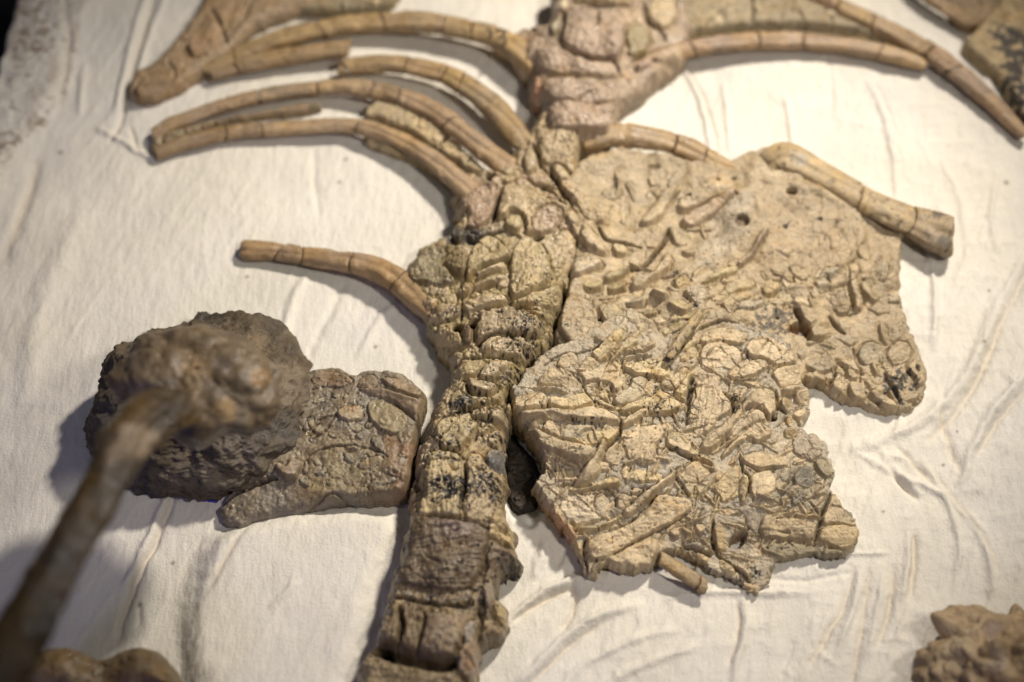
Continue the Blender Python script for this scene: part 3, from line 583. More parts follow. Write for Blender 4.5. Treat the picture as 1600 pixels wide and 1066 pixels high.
    F = np.stack([idx[:-1, :-1][c], idx[:-1, 1:][c], idx[1:, 1:][c], idx[1:, :-1][c]], 1); uv, iv = np.unique(F, return_inverse=True)
    V = np.stack([X.ravel(), Y.ravel(), H.ravel()], 1)[uv] * U
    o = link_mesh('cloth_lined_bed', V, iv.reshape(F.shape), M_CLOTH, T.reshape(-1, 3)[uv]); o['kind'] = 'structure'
make_cloth()

# ------------------------------------------------------------------ lower right slab of jumbled bones
A = lambda p: Zm(780, 460, 5.333, p)
Cc = lambda p: Zm(1040, 460, 5.333, p)
Dd = lambda p: Zm(780, 600, 5.333, p)
Ee = lambda p: Zm(1040, 600, 5.333, p)
Ff = lambda p: Zm(820, 740, 5.333, p)
Gg = lambda p: Zm(1080, 740, 5.333, p)
def lower_slab():
    out = [(800, 612), (850, 560), (872, 550), (900, 540), (930, 520), (960, 505), (985, 490), (1010, 505), (1040, 545), (1062, 520), (1100, 515), (1130, 510), (1160, 512), (1195, 522), (1225, 540), (1243, 562),
           (1250, 590), (1257, 605), (1268, 620), (1264, 650), (1252, 668), (1258, 678), (1285, 690), (1292, 700), (1298, 730), (1306, 745), (1295, 765), (1310, 780), (1320, 803), (1336, 810), (1343, 830), (1335, 858), (1318, 881),
           (1285, 880), (1270, 873), (1230, 880), (1205, 890), (1202, 915), (1185, 932), (1168, 932), (1150, 915), (1125, 905), (1105, 900), (1080, 880), (1055, 868), (1030, 880), (1012, 900), (985, 904), (962, 898), (945, 893), (928, 912), (915, 908), (905, 890), (893, 860), (880, 840), (855, 808), (838, 785), (826, 768), (848, 744), (838, 716), (820, 692), (806, 678), (800, 655), (795, 640)]
    ctrl = [(800, 640, 82), (860, 590, 76), (900, 680, 74), (840, 780, 54), (910, 880, 28), (980, 540, 70), (1000, 720, 62), (1000, 860, 26), (1100, 560, 62), (1100, 660, 58), (1100, 800, 44), (1180, 540, 54), (1180, 640, 54), (1190, 760, 44), (1170, 880, 18), (1180, 925, 12), (1100, 890, 18), (1260, 660, 28), (1280, 760, 26), (1320, 840, 15), (1270, 870, 14)]
    R = Relief(out, 55, ctrl, res=1.1, zb=-4, edge=7, edrop=0.45, jag=5.5, base=(0.365, 0.312, 0.225), rough=2.6, seed=11, mott=0.22, jscale=11, dim=0.98, und=8, weather=1.15)
    inner = [(820, 600), (960, 515), (1040, 560), (1110, 525), (1220, 550), (1245, 640), (1230, 690), (1285, 720), (1290, 790), (1310, 860), (1190, 870), (1170, 910), (1060, 860), (930, 890), (850, 780)]
    R.pebbles(inner, 90, (5, 12), (2, 6), ('tan', 'pale', 'grey', 'yellow', 'tan'), elong=(1.2, 3.0), ang=-0.5)
    R.slivers(inner, 200, (18, 70), (3, 7), (3, 8), spread=1.0)
    fr = R.frag
    # around the arch and the oval bone (upper right of the slab)
    fr(Cc([(280, 470), (330, 420), (440, 400), (600, 430), (640, 520), (620, 590), (540, 630), (480, 600), (330, 600), (290, 560)]), 5, 8, 'pale')
    fr(Cc([(300, 330), (420, 280), (600, 290), (700, 330), (640, 420), (440, 390), (310, 430), (270, 400)]), 4, 9, 'tan', moat=2.5)
    fr(Cc([(640, 440), (760, 340), (860, 350), (960, 420), (1080, 490), (1100, 560), (1000, 600), (900, 620), (840, 540), (700, 540)]), 6, 10, 'pale')
    fr(Cc([(880, 650), (1000, 600), (1120, 590), (1140, 720), (1080, 760), (960, 790), (910, 720)]), 6, 9, 'pale')
    fr(Cc([(500, 660), (640, 560), (760, 540), (850, 570), (840, 640), (760, 680), (680, 700), (560, 720)]), 5, 8, 'pale')
    fr(Cc([(110, 540), (230, 420), (270, 490), (240, 540), (130, 560)]), 4, 5, 'yellow'); fr(Cc([(10, 700), (150, 560), (260, 520), (270, 590), (140, 680), (20, 730)]), 5, 6, 'grey'); fr(Cc([(50, 810), (170, 660), (260, 620), (200, 700), (190, 820), (120, 850)]), 5, 6, 'yellow')
    fr(Cc([(120, 480), (200, 370), (260, 350), (270, 410), (180, 470)]), 4, 5, 'yellow')
    fr([(1077, 664), (1078, 640), (1082, 612), (1090, 594), (1104, 583), (1119, 582), (1123, 603), (1132, 617), (1146, 632), (1141, 645), (1122, 655), (1116, 668), (1102, 681), (1088, 679)], 9, 12, 'pale', moat=11, mw=6, lift=1, stri=1.2)
    fr(Ee([(380, 420), (560, 250), (640, 150), (740, 60), (850, 40), (930, 100), (930, 200), (900, 280), (860, 290), (800, 220), (740, 180), (680, 200), (600, 300), (500, 450), (420, 540), (330, 560), (280, 540), (300, 470)]), 11, 14, 'tan', moat=8, mw=6, lift=1)
    fr(Ee([(510, 450), (600, 340), (700, 240), (760, 200), (830, 260), (840, 320), (760, 310), (640, 380), (520, 470)]), 4, 7, 'pale')
    fr(Ee([(480, 560), (640, 400), (760, 310), (830, 350), (890, 400), (870, 450), (760, 490), (700, 430), (560, 540), (480, 620), (460, 600)]), 7, 8, 'tan')
    fr(Ee([(0, 430), (60, 390), (150, 440), (240, 560), (330, 600), (420, 670), (400, 700), (340, 660), (230, 620), (100, 570), (0, 500)]), 7, 8, 'yellow', moat=6)
    fr(Ee([(60, 740), (240, 640), (380, 730), (330, 790), (240, 850), (200, 940), (120, 820)]), 6, 8, 'tan', moat=7)
    fr(Ee([(640, 650), (640, 590), (760, 560), (860, 570), (1000, 630), (1020, 690), (900, 710), (760, 730)]), 6, 9, 'tan')
    fr(Ee([(380, 860), (480, 760), (600, 650), (620, 740), (580, 900), (500, 1000), (420, 900)]), 5, 8, 'ochre', moat=3)
    fr(Ee([(600, 880), (640, 740), (700, 790), (690, 900), (650, 1020), (605, 940)]), 5, 6, 'yellow', moat=5)
    fr(Ee([(700, 760), (880, 720), (920, 860), (840, 940), (700, 960)]), 4, 9, 'pale', moat=2.5)
    # broken right edge
    for p, t in [([(960, 40), (1060, 10), (1150, 40), (1080, 90), (980, 90)], 'pale'), ([(1060, 80), (1180, 50), (1215, 110), (1180, 180), (1100, 180)], 'pale'), ([(955, 130), (1040, 120), (1060, 200), (1010, 240), (960, 200)], 'grey'),
                 ([(1060, 230), (1180, 200), (1205, 260), (1120, 310), (1060, 280)], 'pale'), ([(1000, 260), (1050, 260), (1040, 360), (1000, 340)], 'tan'), ([(1090, 320), (1185, 290), (1180, 345), (1130, 365)], 'grey'),
                 ([(990, 400), (1060, 370), (1110, 400), (1040, 460), (990, 450)], 'ochre')]: fr(Ee(p), 7, 7, t, moat=5)
    fr(Ee([(1040, 470), (1100, 410), (1220, 420), (1270, 520), (1290, 600), (1230, 650), (1150, 620), (1060, 560)]), 4, 10, (0.33, 0.27, 0.19), name='matrix_lump', sm=0, moat=2, warp=4)
    fr(Ee([(1060, 760), (1160, 690), (1240, 720), (1250, 830), (1160, 890), (1080, 860)]), 8, 12, (0.22, 0.19, 0.14), moat=3, mw=8, name='dark_nodule', sm=0, warp=4)
    fr(Ee([(950, 720), (1030, 740), (1040, 810), (980, 830), (940, 770)]), 5, 6, 'grey', moat=6); fr(Ee([(880, 740), (930, 700), (950, 780), (990, 860), (950, 880), (900, 830)]), 2, 6, 'brown', lift=-5)
    fr(Ee([(1020, 960), (1120, 900), (1180, 930), (1140, 1010), (1050, 1020)]), 4, 8, (0.28, 0.24, 0.175), moat=2, sm=0, warp=4)
    fr(Ee([(1230, 640), (1340, 620), (1360, 700), (1400, 750), (1330, 800), (1250, 720)]), 5, 8, 'olive', name='matrix_lump')
    # jumble on the upper left of the slab
    for p, h, t in [([(770, 500), (1000, 290), (1070, 310), (850, 600), (760, 530)], 8, 'yellow'), ([(880, 600), (1060, 350), (1150, 380), (1160, 410), (1100, 470), (1000, 500), (930, 560)], 6, 'yellow'),
                    ([(1010, 500), (1160, 420), (1310, 380), (1300, 440), (1180, 490)], 5, 'tan'),
                    ([(470, 580), (520, 510), (600, 490), (660, 530), (640, 590), (540, 620), (480, 610)], 7, 'pale'), ([(640, 650), (700, 560), (750, 530), (840, 590), (830, 610), (700, 640)], 6, 'tan'),
                    ([(320, 740), (400, 640), (500, 620), (600, 660), (690, 760), (680, 810), (600, 830), (540, 760), (400, 770), (330, 760)], 8, 'tan'), ([(990, 530), (1120, 500), (1310, 500), (1200, 520), (1020, 545)], 5, 'grey'),
                    ([(1000, 610), (1100, 560), (1250, 530), (1370, 530), (1430, 600), (1410, 670), (1340, 720), (1280, 670), (1130, 670), (1090, 640)], 9, 'yellow'),
                    ([(640, 660), (750, 630), (960, 620), (1060, 640), (1090, 660), (1040, 740), (980, 820), (940, 810), (930, 740), (820, 720), (720, 740), (690, 700)], 8, 'pale'),
                    ([(950, 880), (1090, 770), (1110, 680), (1230, 680), (1290, 760), (1280, 840), (1100, 910), (1000, 940), (960, 910)], 8, 'grey'), ([(820, 830), (900, 780), (920, 880), (860, 880)], 5, 'yellow'),
                    ([(400, 930), (420, 870), (560, 880), (600, 860), (700, 820), (760, 860), (800, 930), (700, 960), (540, 980), (400, 960)], 7, 'yellow'), ([(170, 770), (400, 780), (540, 800), (590, 830), (560, 840), (420, 810), (200, 790)], 5, 'grey'),
                    ([(70, 930), (100, 850), (200, 820), (330, 830), (390, 850), (400, 930), (380, 970), (200, 970), (90, 990)], 13, 'pale'),
                    ([(1000, 960), (1120, 900), (1290, 850), (1310, 750), (1420, 840), (1510, 900), (1520, 960), (1480, 990), (1300, 1020), (1200, 960), (1040, 1010), (1000, 990)], 8, 'yellow'), ([(780, 880), (880, 890), (960, 940), (940, 970), (860, 950)], 5, 'tan'),
                    ([(1320, 740), (1440, 660), (1560, 600), (1590, 650), (1480, 780), (1380, 790)], 6, 'tan')]: fr(A(p), h, 8, t, moat=5.5)
    # long bones across the middle
    fr(Dd([(520, 480), (500, 360), (700, 350), (820, 370), (690, 400), (640, 490)]), 4, 8, 'grey'); fr(Dd([(650, 510), (720, 410), (860, 390), (1000, 380), (1010, 410), (920, 520), (880, 510), (850, 470), (800, 540)]), 6, 9, 'yellow')
    fr(Dd([(350, 400), (400, 290), (450, 310), (540, 460), (460, 470), (400, 430)]), 8, 6, 'tan')
    fr(Dd([(150, 290), (180, 240), (400, 230), (600, 240), (750, 210), (860, 210), (960, 260), (1010, 300), (1000, 350), (850, 340), (600, 320), (480, 325), (380, 290), (200, 310)]), 11, 9, 'pale', moat=7)
    fr(Dd([(115, 370), (150, 330), (250, 350), (370, 410), (500, 480), (640, 520), (800, 560), (790, 620), (740, 680), (600, 650), (470, 590), (300, 490), (150, 480), (110, 430)]), 15, 13, 'pale', moat=8, mw=6, lift=1, name='rib_piece')
    fr(Dd([(870, 590), (990, 480), (1050, 560), (1050, 610), (960, 680), (880, 650)]), 6, 7, 'pale', moat=4)
    fr(Dd([(610, 830), (800, 600), (850, 480), (900, 490), (890, 570), (830, 680), (850, 740), (760, 850), (640, 860)]), 11, 8, 'pale', moat=6)
    fr(Dd([(760, 870), (850, 800), (960, 765), (1020, 810), (1000, 850), (860, 870), (560, 920), (600, 880)]), 6, 6, 'yellow', moat=4)
    fr(Dd([(1000, 440), (1100, 380), (1300, 350), (1400, 340), (1370, 440), (1300, 520), (1320, 600), (1270, 680), (1150, 640), (1060, 610), (1060, 550), (1020, 500)]), 6, 10, 'tan', moat=5)
    fr(Dd([(1150, 510), (1300, 500), (1310, 580), (1270, 660), (1160, 630), (1080, 600)]), 9, 9, 'tan', moat=3.5)
    fr(Dd([(1400, 470), (1450, 400), (1600, 420), (1600, 600), (1480, 570), (1390, 520)]), 6, 8, 'pale'); fr(Dd([(1440, 740), (1600, 640), (1620, 940), (1520, 870)]), 6, 9, 'grey', moat=6)
    fr(Dd([(1010, 380), (1020, 330), (1200, 200), (1250, 220), (1220, 270), (1060, 380)]), 9, 6, 'tan', moat=6)
    fr(Ff([(280, 260), (330, 190), (560, 170), (580, 210), (590, 320), (640, 390), (440, 450), (360, 380)]), 4, 9, 'white', stri=1.6, moat=3); fr(Ff([(590, 180), (680, 170), (720, 300), (690, 370), (620, 380), (580, 300)]), 5, 7, 'grey', moat=5)
    fr(Ff([(760, 200), (840, 150), (900, 210), (820, 300), (760, 280)]), 3, 7, 'pale')
    fr(Ff([(430, 470), (600, 450), (800, 350), (840, 350), (760, 420), (560, 510), (440, 500)]), 8, 6, 'yellow', moat=5)
    fr(Ff([(820, 310), (930, 200), (1230, -10), (1320, -60), (1330, -20), (1230, 60), (1100, 160), (870, 370), (810, 340)]), 11, 8, 'pale', moat=7, name='rib_piece')
    fr(Ff([(510, 570), (840, 440), (1000, 330), (1100, 170), (1240, 190), (1330, 200), (1400, 230), (1390, 310), (1260, 390), (980, 540), (740, 690), (560, 750), (520, 700), (500, 650)]), 7, 14, 'tan', moat=6)
    fr(Ff([(540, 780), (740, 700), (880, 610), (1080, 540), (1110, 620), (1080, 740), (960, 860), (870, 870), (760, 800), (690, 810), (620, 890), (560, 890)]), 5, 12, 'tan', moat=4)
    fr(Ff([(10, 110), (60, 120), (180, 240), (320, 380), (440, 540), (430, 580), (380, 570), (280, 460), (180, 330), (150, 270), (60, 250), (50, 210), (10, 150)]), 8, 6, (0.47, 0.29, 0.155), moat=5, name='splint_bone')
    fr(Ff([(360, 620), (400, 570), (470, 600), (490, 660), (420, 690), (370, 650)]), 7, 6, 'ochre'); fr(Ff([(420, 690), (490, 680), (510, 780), (510, 840), (480, 870), (430, 780)]), 7, 6, 'pink')
    # toothed corner at the bottom
    for p, t in [([(1230, 620), (1330, 620), (1370, 740), (1340, 790), (1260, 730)], 'ochre'), ([(1340, 640), (1400, 660), (1440, 790), (1400, 800)], 'tan'), ([(1400, 660), (1540, 680), (1540, 740), (1480, 820), (1440, 780)], 'ochre'),
                 ([(1200, 480), (1260, 440), (1300, 490), (1270, 550), (1210, 520)], 'tan'), ([(1300, 420), (1380, 460), (1400, 520), (1340, 520)], 'ochre'), ([(1400, 440), (1470, 400), (1510, 470), (1460, 540)], 'tan')]: fr(Ff(p), 7, 6, t, moat=6)
    fr(Gg([(560, 480), (590, 370), (700, 340), (880, 380), (1040, 430), (1050, 500), (1020, 580), (860, 560), (700, 560), (580, 540)]), 9, 13, 'tan', moat=5, name='limb_bone')
    fr(Gg([(1040, 580), (1080, 460), (1200, 440), (1390, 460), (1415, 530), (1370, 620), (1280, 650), (1150, 620)]), 8, 12, 'ochre', moat=4, name='limb_bone')
    fr(Gg([(1090, 400), (1120, 310), (1180, 140), (1260, 240), (1280, 330), (1380, 420), (1370, 450), (1210, 440), (1100, 440)]), 6, 10, 'tan', moat=3)
    fr(Gg([(560, 640), (700, 570), (860, 570), (1060, 620), (1080, 710), (940, 720), (800, 760), (700, 700)]), 5, 10, 'olive', moat=3, name='matrix_lump'); fr(Gg([(1090, 640), (1180, 630), (1280, 660), (1260, 740), (1130, 750), (1090, 720)]), 5, 8, 'olive', name='matrix_lump')
    fr(Gg([(380, 920), (480, 900), (590, 960), (560, 1020), (470, 1040)]), 6, 8, 'tan'); fr(Gg([(230, 700), (330, 720), (370, 820), (330, 860), (240, 790)]), 6, 7, 'yellow'); fr(Gg([(180, 460), (280, 440), (300, 640), (210, 650)]), 6, 7, 'ochre', moat=6)
    fr(Gg([(360, 770), (420, 780), (500, 860), (480, 890), (400, 840)]), 6, 6, 'tan')
    R.slivers([(830, 600), (960, 530), (1050, 570), (1200, 560), (1240, 660), (1280, 780), (1200, 850), (1080, 820), (930, 850), (860, 760)], 22, (14, 44), (2.5, 6), (3, 6), spread=1.0)
    R.hole(1080 + 390 / 5.333, 740 + 555 / 5.333, 17, 9, 22, 'brown', 0.75)
    R.hole(1040 + 905 / 5.333, 600 + 275 / 5.333, 4.2, 4.2, 22, 'black')
    for l, w, d in [(Gg([(1165, 170), (1110, 280), (1065, 400), (1050, 500), (1020, 600)]), 2.0, 12), (Gg([(190, 400), (170, 500), (200, 660), (350, 770), (490, 900)]), 2.4, 12), (Ff([(1320, 600), (1450, 640), (1540, 690)]), 2.5, 14),
                    (Ff([(620, 520), (840, 440), (960, 330), (1100, 170)]), 1.5, 5), (Ff([(740, 690), (900, 590), (1200, 430), (1390, 310)]), 1.4, 4), (A([(450, 580), (530, 630), (640, 680), (690, 740), (710, 800), (770, 880), (850, 940), (1000, 970)]), 1.3, 5),
                    (A([(200, 960), (220, 900), (330, 840)]), 1.2, 4), (A([(380, 590), (480, 520), (560, 490), (680, 490), (860, 420)]), 1.5, 6), (A([(1300, 760), (1420, 840), (1560, 900)]), 2.2, 10), (A([(1570, 880), (1590, 740), (1620, 690)]), 2.6, 12),
                    (Ee([(180, 330), (200, 60), (250, -20)]), 2.4, 11), (Ee([(620, 600), (640, 720), (690, 760), (700, 850), (660, 960)]), 1.5, 7), (Ee([(0, 520), (120, 580), (240, 630), (180, 680), (70, 740), (120, 830), (200, 940)]), 1.6, 8),
                    (Dd([(370, 500), (430, 450), (420, 480)]), 1.2, 4), (Dd([(380, 640), (375, 700)]), 1, 4), (Dd([(415, 740), (430, 800)]), 1, 4), (Ee([(920, 60), (930, 180), (1000, 240)]), 2.4, 9), (Gg([(990, 240), (1070, 360)]), 1.6, 7),
                    (Dd([(1020, 300), (990, 460), (880, 560)]), 1.8, 8), (Ff([(500, 560), (480, 640), (510, 760), (520, 850)]), 2.2, 10)]: R.crack(l, w, d)
    for x, y, rx, ry, n in [(1026, 573, 16, 12, 26), (1024, 592, 10, 8, 14), (1022, 640, 26, 12, 40), (1034, 632, 8, 8, 12), (936, 628, 8, 8, 10), (846, 638, 6, 3, 4), (912, 664, 30, 8, 18), (906, 690, 22, 14, 18), (1148, 620, 14, 12, 34), (1150, 636, 8, 6, 10), (980, 720, 60, 40, 24), (870, 750, 30, 40, 14),
                            (905, 715, 10, 8, 8), (1010, 780, 40, 20, 26), (960, 850, 60, 40, 26), (1180, 895, 12, 16, 50), (1148, 905, 16, 8, 26), (1103, 892, 10, 6, 18), (1100, 530, 30, 14, 12), (1168, 560, 8, 14, 10), (1220, 560, 30, 40, 14), (1000, 600, 90, 50, 40), (1060, 700, 60, 40, 26), (1230, 860, 50, 30, 18)]: R.dots(x, y, rx, ry, n, (0.7, 1.9))
    R.stain([(1050, 580), (1020, 560), (1010, 590), (1035, 600)], 'yellow', 0.4); R.stain(Ee([(420, 760), (500, 740), (540, 900), (440, 920)]), 'ochre', 0.5, 8)
    R.stain(Ee([(880, 700), (1240, 700), (1260, 1000), (1000, 1000)]), (0.20, 0.18, 0.14), 0.5, 14)
    return R.build('jumbled_bone_plaque', 'jagged tan slab packed with jumbled broken bones lying right of the lower spine', 'fossil slab', M_BONE)
lower_slab()

# ------------------------------------------------------------------ upper right slab
Hh = lambda p: Zm(860, 340, 5.333, p)
Kk = lambda p: Zm(900, 180, 5.333, p)
Ll = lambda p: Zm(1140, 200, 4.444, p)
Mm = lambda p: Zm(1080, 360, 5.333, p)
Nn = lambda p: Zm(1220, 460, 5.333, p)
def upper_slab():
    out = [(880, 300), (905, 262), (930, 250), (985, 240), (1040, 250), (1090, 264), (1130, 262), (1160, 245), (1182, 238), (1205, 232), (1250, 250), (1300, 290), (1360, 330), (1402, 350), (1412, 368), (1411, 385), (1407, 410), (1404, 440), (1408, 475), (1418, 515), (1434, 538), (1440, 560),
           (1450, 590), (1446, 615), (1432, 636), (1410, 650), (1380, 655), (1340, 643), (1300, 632), (1275, 612), (1240, 610), (1200, 580), (1120, 570), (1060, 580), (1000, 560), (940, 560), (880, 575), (860, 560), (866, 510), (885, 470), (893, 400), (905, 380), (885, 340)]
    ctrl = [(900, 300, 62), (880, 420, 70), (890, 540, 64), (960, 300, 50), (1000, 420, 60), (1000, 520, 56), (1080, 320, 46), (1080, 480, 62), (1150, 270, 46), (1170, 420, 44), (1150, 560, 36), (1230, 500, 34), (1250, 260, 44), (1300, 380, 36), (1390, 370, 26), (1380, 480, 24), (1330, 600, 20), (1420, 600, 16), (1400, 640, 12), (1300, 620, 18)]
    R = Relief(out, 45, ctrl, res=1.4, zb=-4, edge=9, edrop=0.5, jag=5, base='tan', rough=2.2, seed=23, mott=0.18, dim=0.80, und=17, weather=0.85)
    R.stain([(1170, 280), (1280, 330), (1390, 380), (1380, 440), (1240, 440), (1180, 380)], (0.43, 0.335, 0.21), 0.7, 20)
    R.stain([(1110, 330), (1170, 300), (1180, 340), (1120, 420), (1080, 430)], (0.44, 0.39, 0.31), 0.5, 12)
    right = [(1280, 420), (1400, 400), (1405, 480), (1430, 560), (1435, 620), (1380, 645), (1290, 620), (1255, 570), (1240, 500)]
    R.pebbles(right, 34, (6, 13), (2.5, 6), ('tan', 'pale', 'grey', 'tan'), elong=(1.0, 1.9), moat=3.5)
    R.pebbles([(890, 440), (1000, 400), (1100, 380), (1230, 420), (1250, 500), (1180, 520), (1060, 560), (960, 520), (880, 560)], 28, (5, 11), (2.5, 6), ('tan', 'pale', 'yellow', 'grey'), elong=(1.1, 3.0), ang=-0.4, moat=3.5)
    R.pebbles([(930, 270), (1040, 260), (1060, 300), (1000, 370), (930, 340), (910, 300)], 10, (4, 9), (2, 5), ('pale', 'yellow', 'grey'), elong=(1, 2.6), ang=1.2, moat=2.5)
    R.slivers([(890, 440), (1000, 390), (1100, 340), (1250, 400), (1280, 450), (1240, 510), (1060, 560), (960, 520), (880, 560)], 22)
    R.slivers([(920, 280), (1040, 260), (1090, 300), (1010, 380), (930, 340)], 6, ang=-0.9)
    R.slivers(right, 10, (14, 28), (5, 9), ang=0.8, spread=1.0)
    R.pebbles([(1200, 440), (1280, 420), (1290, 480), (1220, 500)], 8, (6, 12), (2, 4), ('tan', 'pale'), moat=2.5)
    fr = R.frag
    # curved flow lines of the plate
    for l, h in [([(1110, 470), (1180, 440), (1240, 432), (1290, 440), (1330, 410), (1350, 370)], 4), ([(1130, 490), (1200, 455), (1260, 452), (1310, 450), (1345, 420)], 4), ([(1320, 360), (1335, 400), (1322, 440)], 3), ([(1335, 360), (1348, 400), (1335, 440)], 3)]: R.ridge(l, 5, h)
    fr(Kk([(520, 900), (560, 830), (740, 620), (860, 600), (760, 760), (720, 840), (620, 910)]), 8, 10, 'pale', moat=8, mw=6)
    fr(Kk([(760, 600), (780, 520), (850, 440), (900, 480), (880, 560), (820, 600)]), 5, 9, 'grey', moat=3)
    fr(Kk([(820, 740), (1000, 620), (1200, 500), (1300, 520), (1340, 600), (1200, 690), (1000, 760), (880, 800)]), 6, 8, 'pale', moat=4)
    fr(Kk([(870, 840), (1040, 760), (1200, 690), (1330, 610), (1330, 690), (1200, 790), (1000, 910), (900, 900)]), 8, 8, 'pink', moat=5)
    fr(Mm([(350, 300), (500, 170), (560, 60), (640, -10), (665, 40), (590, 110), (530, 210), (420, 310)]), 9, 6, 'pink', moat=7, mw=6, name='rib_piece')
    fr(Mm([(130, 400), (330, 290), (420, 320), (260, 400), (60, 460)]), 6, 6, 'yellow')
    fr(Mm([(230, 620), (360, 610), (310, 750)]), 8, 5, 'pale', moat=6); fr(Mm([(360, 670), (440, 600), (640, 610), (540, 690), (420, 700)]), 7, 6, 'white', moat=6); fr(Mm([(370, 790), (430, 750), (500, 790), (460, 820)]), 6, 5, 'yellow', moat=6)
    fr(Mm([(600, 400), (760, 440), (690, 560), (580, 540)]), 7, 6, 'ochre', moat=5); fr(Mm([(210, 560), (300, 430), (520, 400), (540, 470), (380, 520)]), 5, 7, 'yellow')
    fr(Mm([(1290, 320), (1350, 280), (1390, 330), (1380, 480), (1430, 600), (1420, 700), (1360, 690), (1320, 560)]), 9, 9, 'tan', moat=6, mw=6); fr(Mm([(1140, 550), (1210, 490), (1300, 510), (1340, 700), (1200, 700)]), 8, 11, 'tan', moat=5, mw=7)
    fr(Mm([(850, 660), (960, 650), (1150, 710), (1200, 830), (1100, 900), (1010, 920), (960, 800)]), 9, 14, 'tan', moat=6, mw=7); fr(Mm([(1370, 170), (1450, 90), (1500, 170), (1480, 270), (1400, 250)]), 6, 9, 'tan', moat=4)
    fr(Mm([(1380, 490), (1460, 400), (1500, 500), (1580, 560), (1500, 640)]), 7, 9, 'tan', moat=5); fr(Mm([(1520, 270), (1620, 260), (1640, 420), (1560, 470)]), 6, 10, 'grey', moat=4)
    for p, t in [([(240, 290), (330, 220), (420, 230), (460, 330), (340, 380), (250, 370)], 'ochre'), ([(800, 250), (870, 250), (900, 350), (880, 420), (820, 370)], 'pale'), ([(640, 470), (740, 390), (870, 450), (850, 540), (700, 600), (650, 560)], 'grey'),
                 ([(880, 470), (960, 390), (1060, 400), (1100, 480), (1060, 560), (960, 600), (880, 540)], 'tan'), ([(190, 600), (300, 540), (400, 550), (450, 600), (420, 660), (280, 680)], 'grey'), ([(190, 680), (280, 660), (360, 700), (370, 800), (290, 860), (200, 780)], 'tan'),
                 ([(440, 540), (520, 560), (600, 520), (680, 680), (560, 640)], 'pale'), ([(400, 800), (470, 640), (520, 680), (540, 800), (440, 840)], 'pale'), ([(520, 640), (600, 620), (640, 720), (560, 730)], 'tan'), ([(660, 720), (880, 840), (830, 850), (720, 800)], 'yellow'),
                 ([(470, 830), (540, 820), (540, 900), (480, 900)], 'ochre'), ([(720, 830), (800, 820), (960, 920), (970, 1000), (800, 930)], 'tan'), ([(560, 740), (690, 760), (720, 900), (600, 920), (550, 820)], 'pale'), ([(1030, 620), (1130, 530), (1170, 640), (1225, 700), (1140, 800), (1110, 700)], 'tan'),
                 ([(340, 840), (390, 850), (390, 900), (340, 890)], 'pink')]: fr(Nn(p), 7, 9, t, moat=5, mw=6)
    # pebbles and bone ends between the slabs
    for p, h, t in [([(610, 710), (680, 660), (760, 670), (790, 720), (740, 780), (650, 770)], 14, 'white'), ([(820, 640), (880, 580), (950, 600), (1000, 660), (940, 720), (860, 690)], 13, 'pale'), ([(620, 890), (720, 860), (880, 900), (870, 1000), (780, 1020), (680, 930)], 9, 'pale'),
                    ([(470, 560), (540, 510), (630, 520), (630, 590), (500, 620)], 9, 'yellow'), ([(270, 560), (330, 500), (430, 520), (420, 590), (320, 600)], 9, 'yellow'), ([(660, 560), (720, 480), (800, 490), (900, 400), (980, 290), (1030, 350), (1000, 410), (900, 480), (780, 580), (690, 600)], 12, 'pale'),
                    ([(90, 420), (160, 310), (300, 320), (450, 370), (400, 430), (180, 500)], 11, 'white'), ([(120, 20), (240, 10), (330, 100), (480, 280), (440, 330), (250, 230)], 10, 'pale'), ([(440, 480), (620, 400), (680, 430), (600, 490), (460, 540)], 7, 'yellow'),
                    ([(60, 880), (130, 680), (200, 650), (330, 700), (370, 820), (410, 1010), (300, 1040), (180, 1060), (90, 980)], 11, 'tan'), ([(970, 740), (1050, 690), (1180, 720), (1180, 790), (1100, 840), (1000, 780)], 12, 'yellow'), ([(1090, 640), (1180, 580), (1290, 580), (1310, 680), (1240, 740), (1150, 690)], 14, 'white'),
                    ([(760, 820), (850, 780), (900, 800), (840, 860)], 6, 'yellow'), ([(500, 240), (560, 210), (640, 240), (640, 300), (540, 310)], 8, 'yellow'), ([(1080, 250), (1220, 230), (1220, 300), (1150, 330)], 6, 'pale'), ([(1000, 100), (1080, 70), (1160, 110), (1140, 200), (1040, 220)], 6, 'pale'),
                    ([(380, 760), (560, 700), (590, 800), (560, 900), (480, 920), (420, 840)], 7, 'yellow'), ([(1010, 540), (1130, 470), (1140, 540), (1060, 600)], 6, 'yellow')]: fr(Hh(p), h, 9, t, moat=6, mw=6)
    R.ridge(Ll([(260, 380), (420, 400), (600, 450), (760, 520), (900, 580), (1050, 640)]), 7, 4)
    R.hole(1140 + 425 / 4.444, 200 + 460 / 4.444, 9, 5, 26, 'black')
    R.hole(1140 + 85 / 4.444, 200 + 655 / 4.444, 12, 15, 14, 'brown'); R.hole(1080 + 905 / 5.333, 360 + 815 / 5.333, 17, 10, 22, 'rust'); R.hole(860 + 460 / 5.333, 340 + 985 / 5.333, 7, 8, 26, 'black'); R.hole(860 + 410 / 5.333, 340 + 845 / 5.333, 3, 3, 16, 'black'); R.hole(1022, 257, 12, 5, 10, 'white')
    for x, y in [(1147, 276), (1149, 306), (1121, 286), (1076, 307), (1281, 342), (1227, 352)]: R.hole(x, y, 4.5, 3.5, 5, (0.10, 0.085, 0.07))
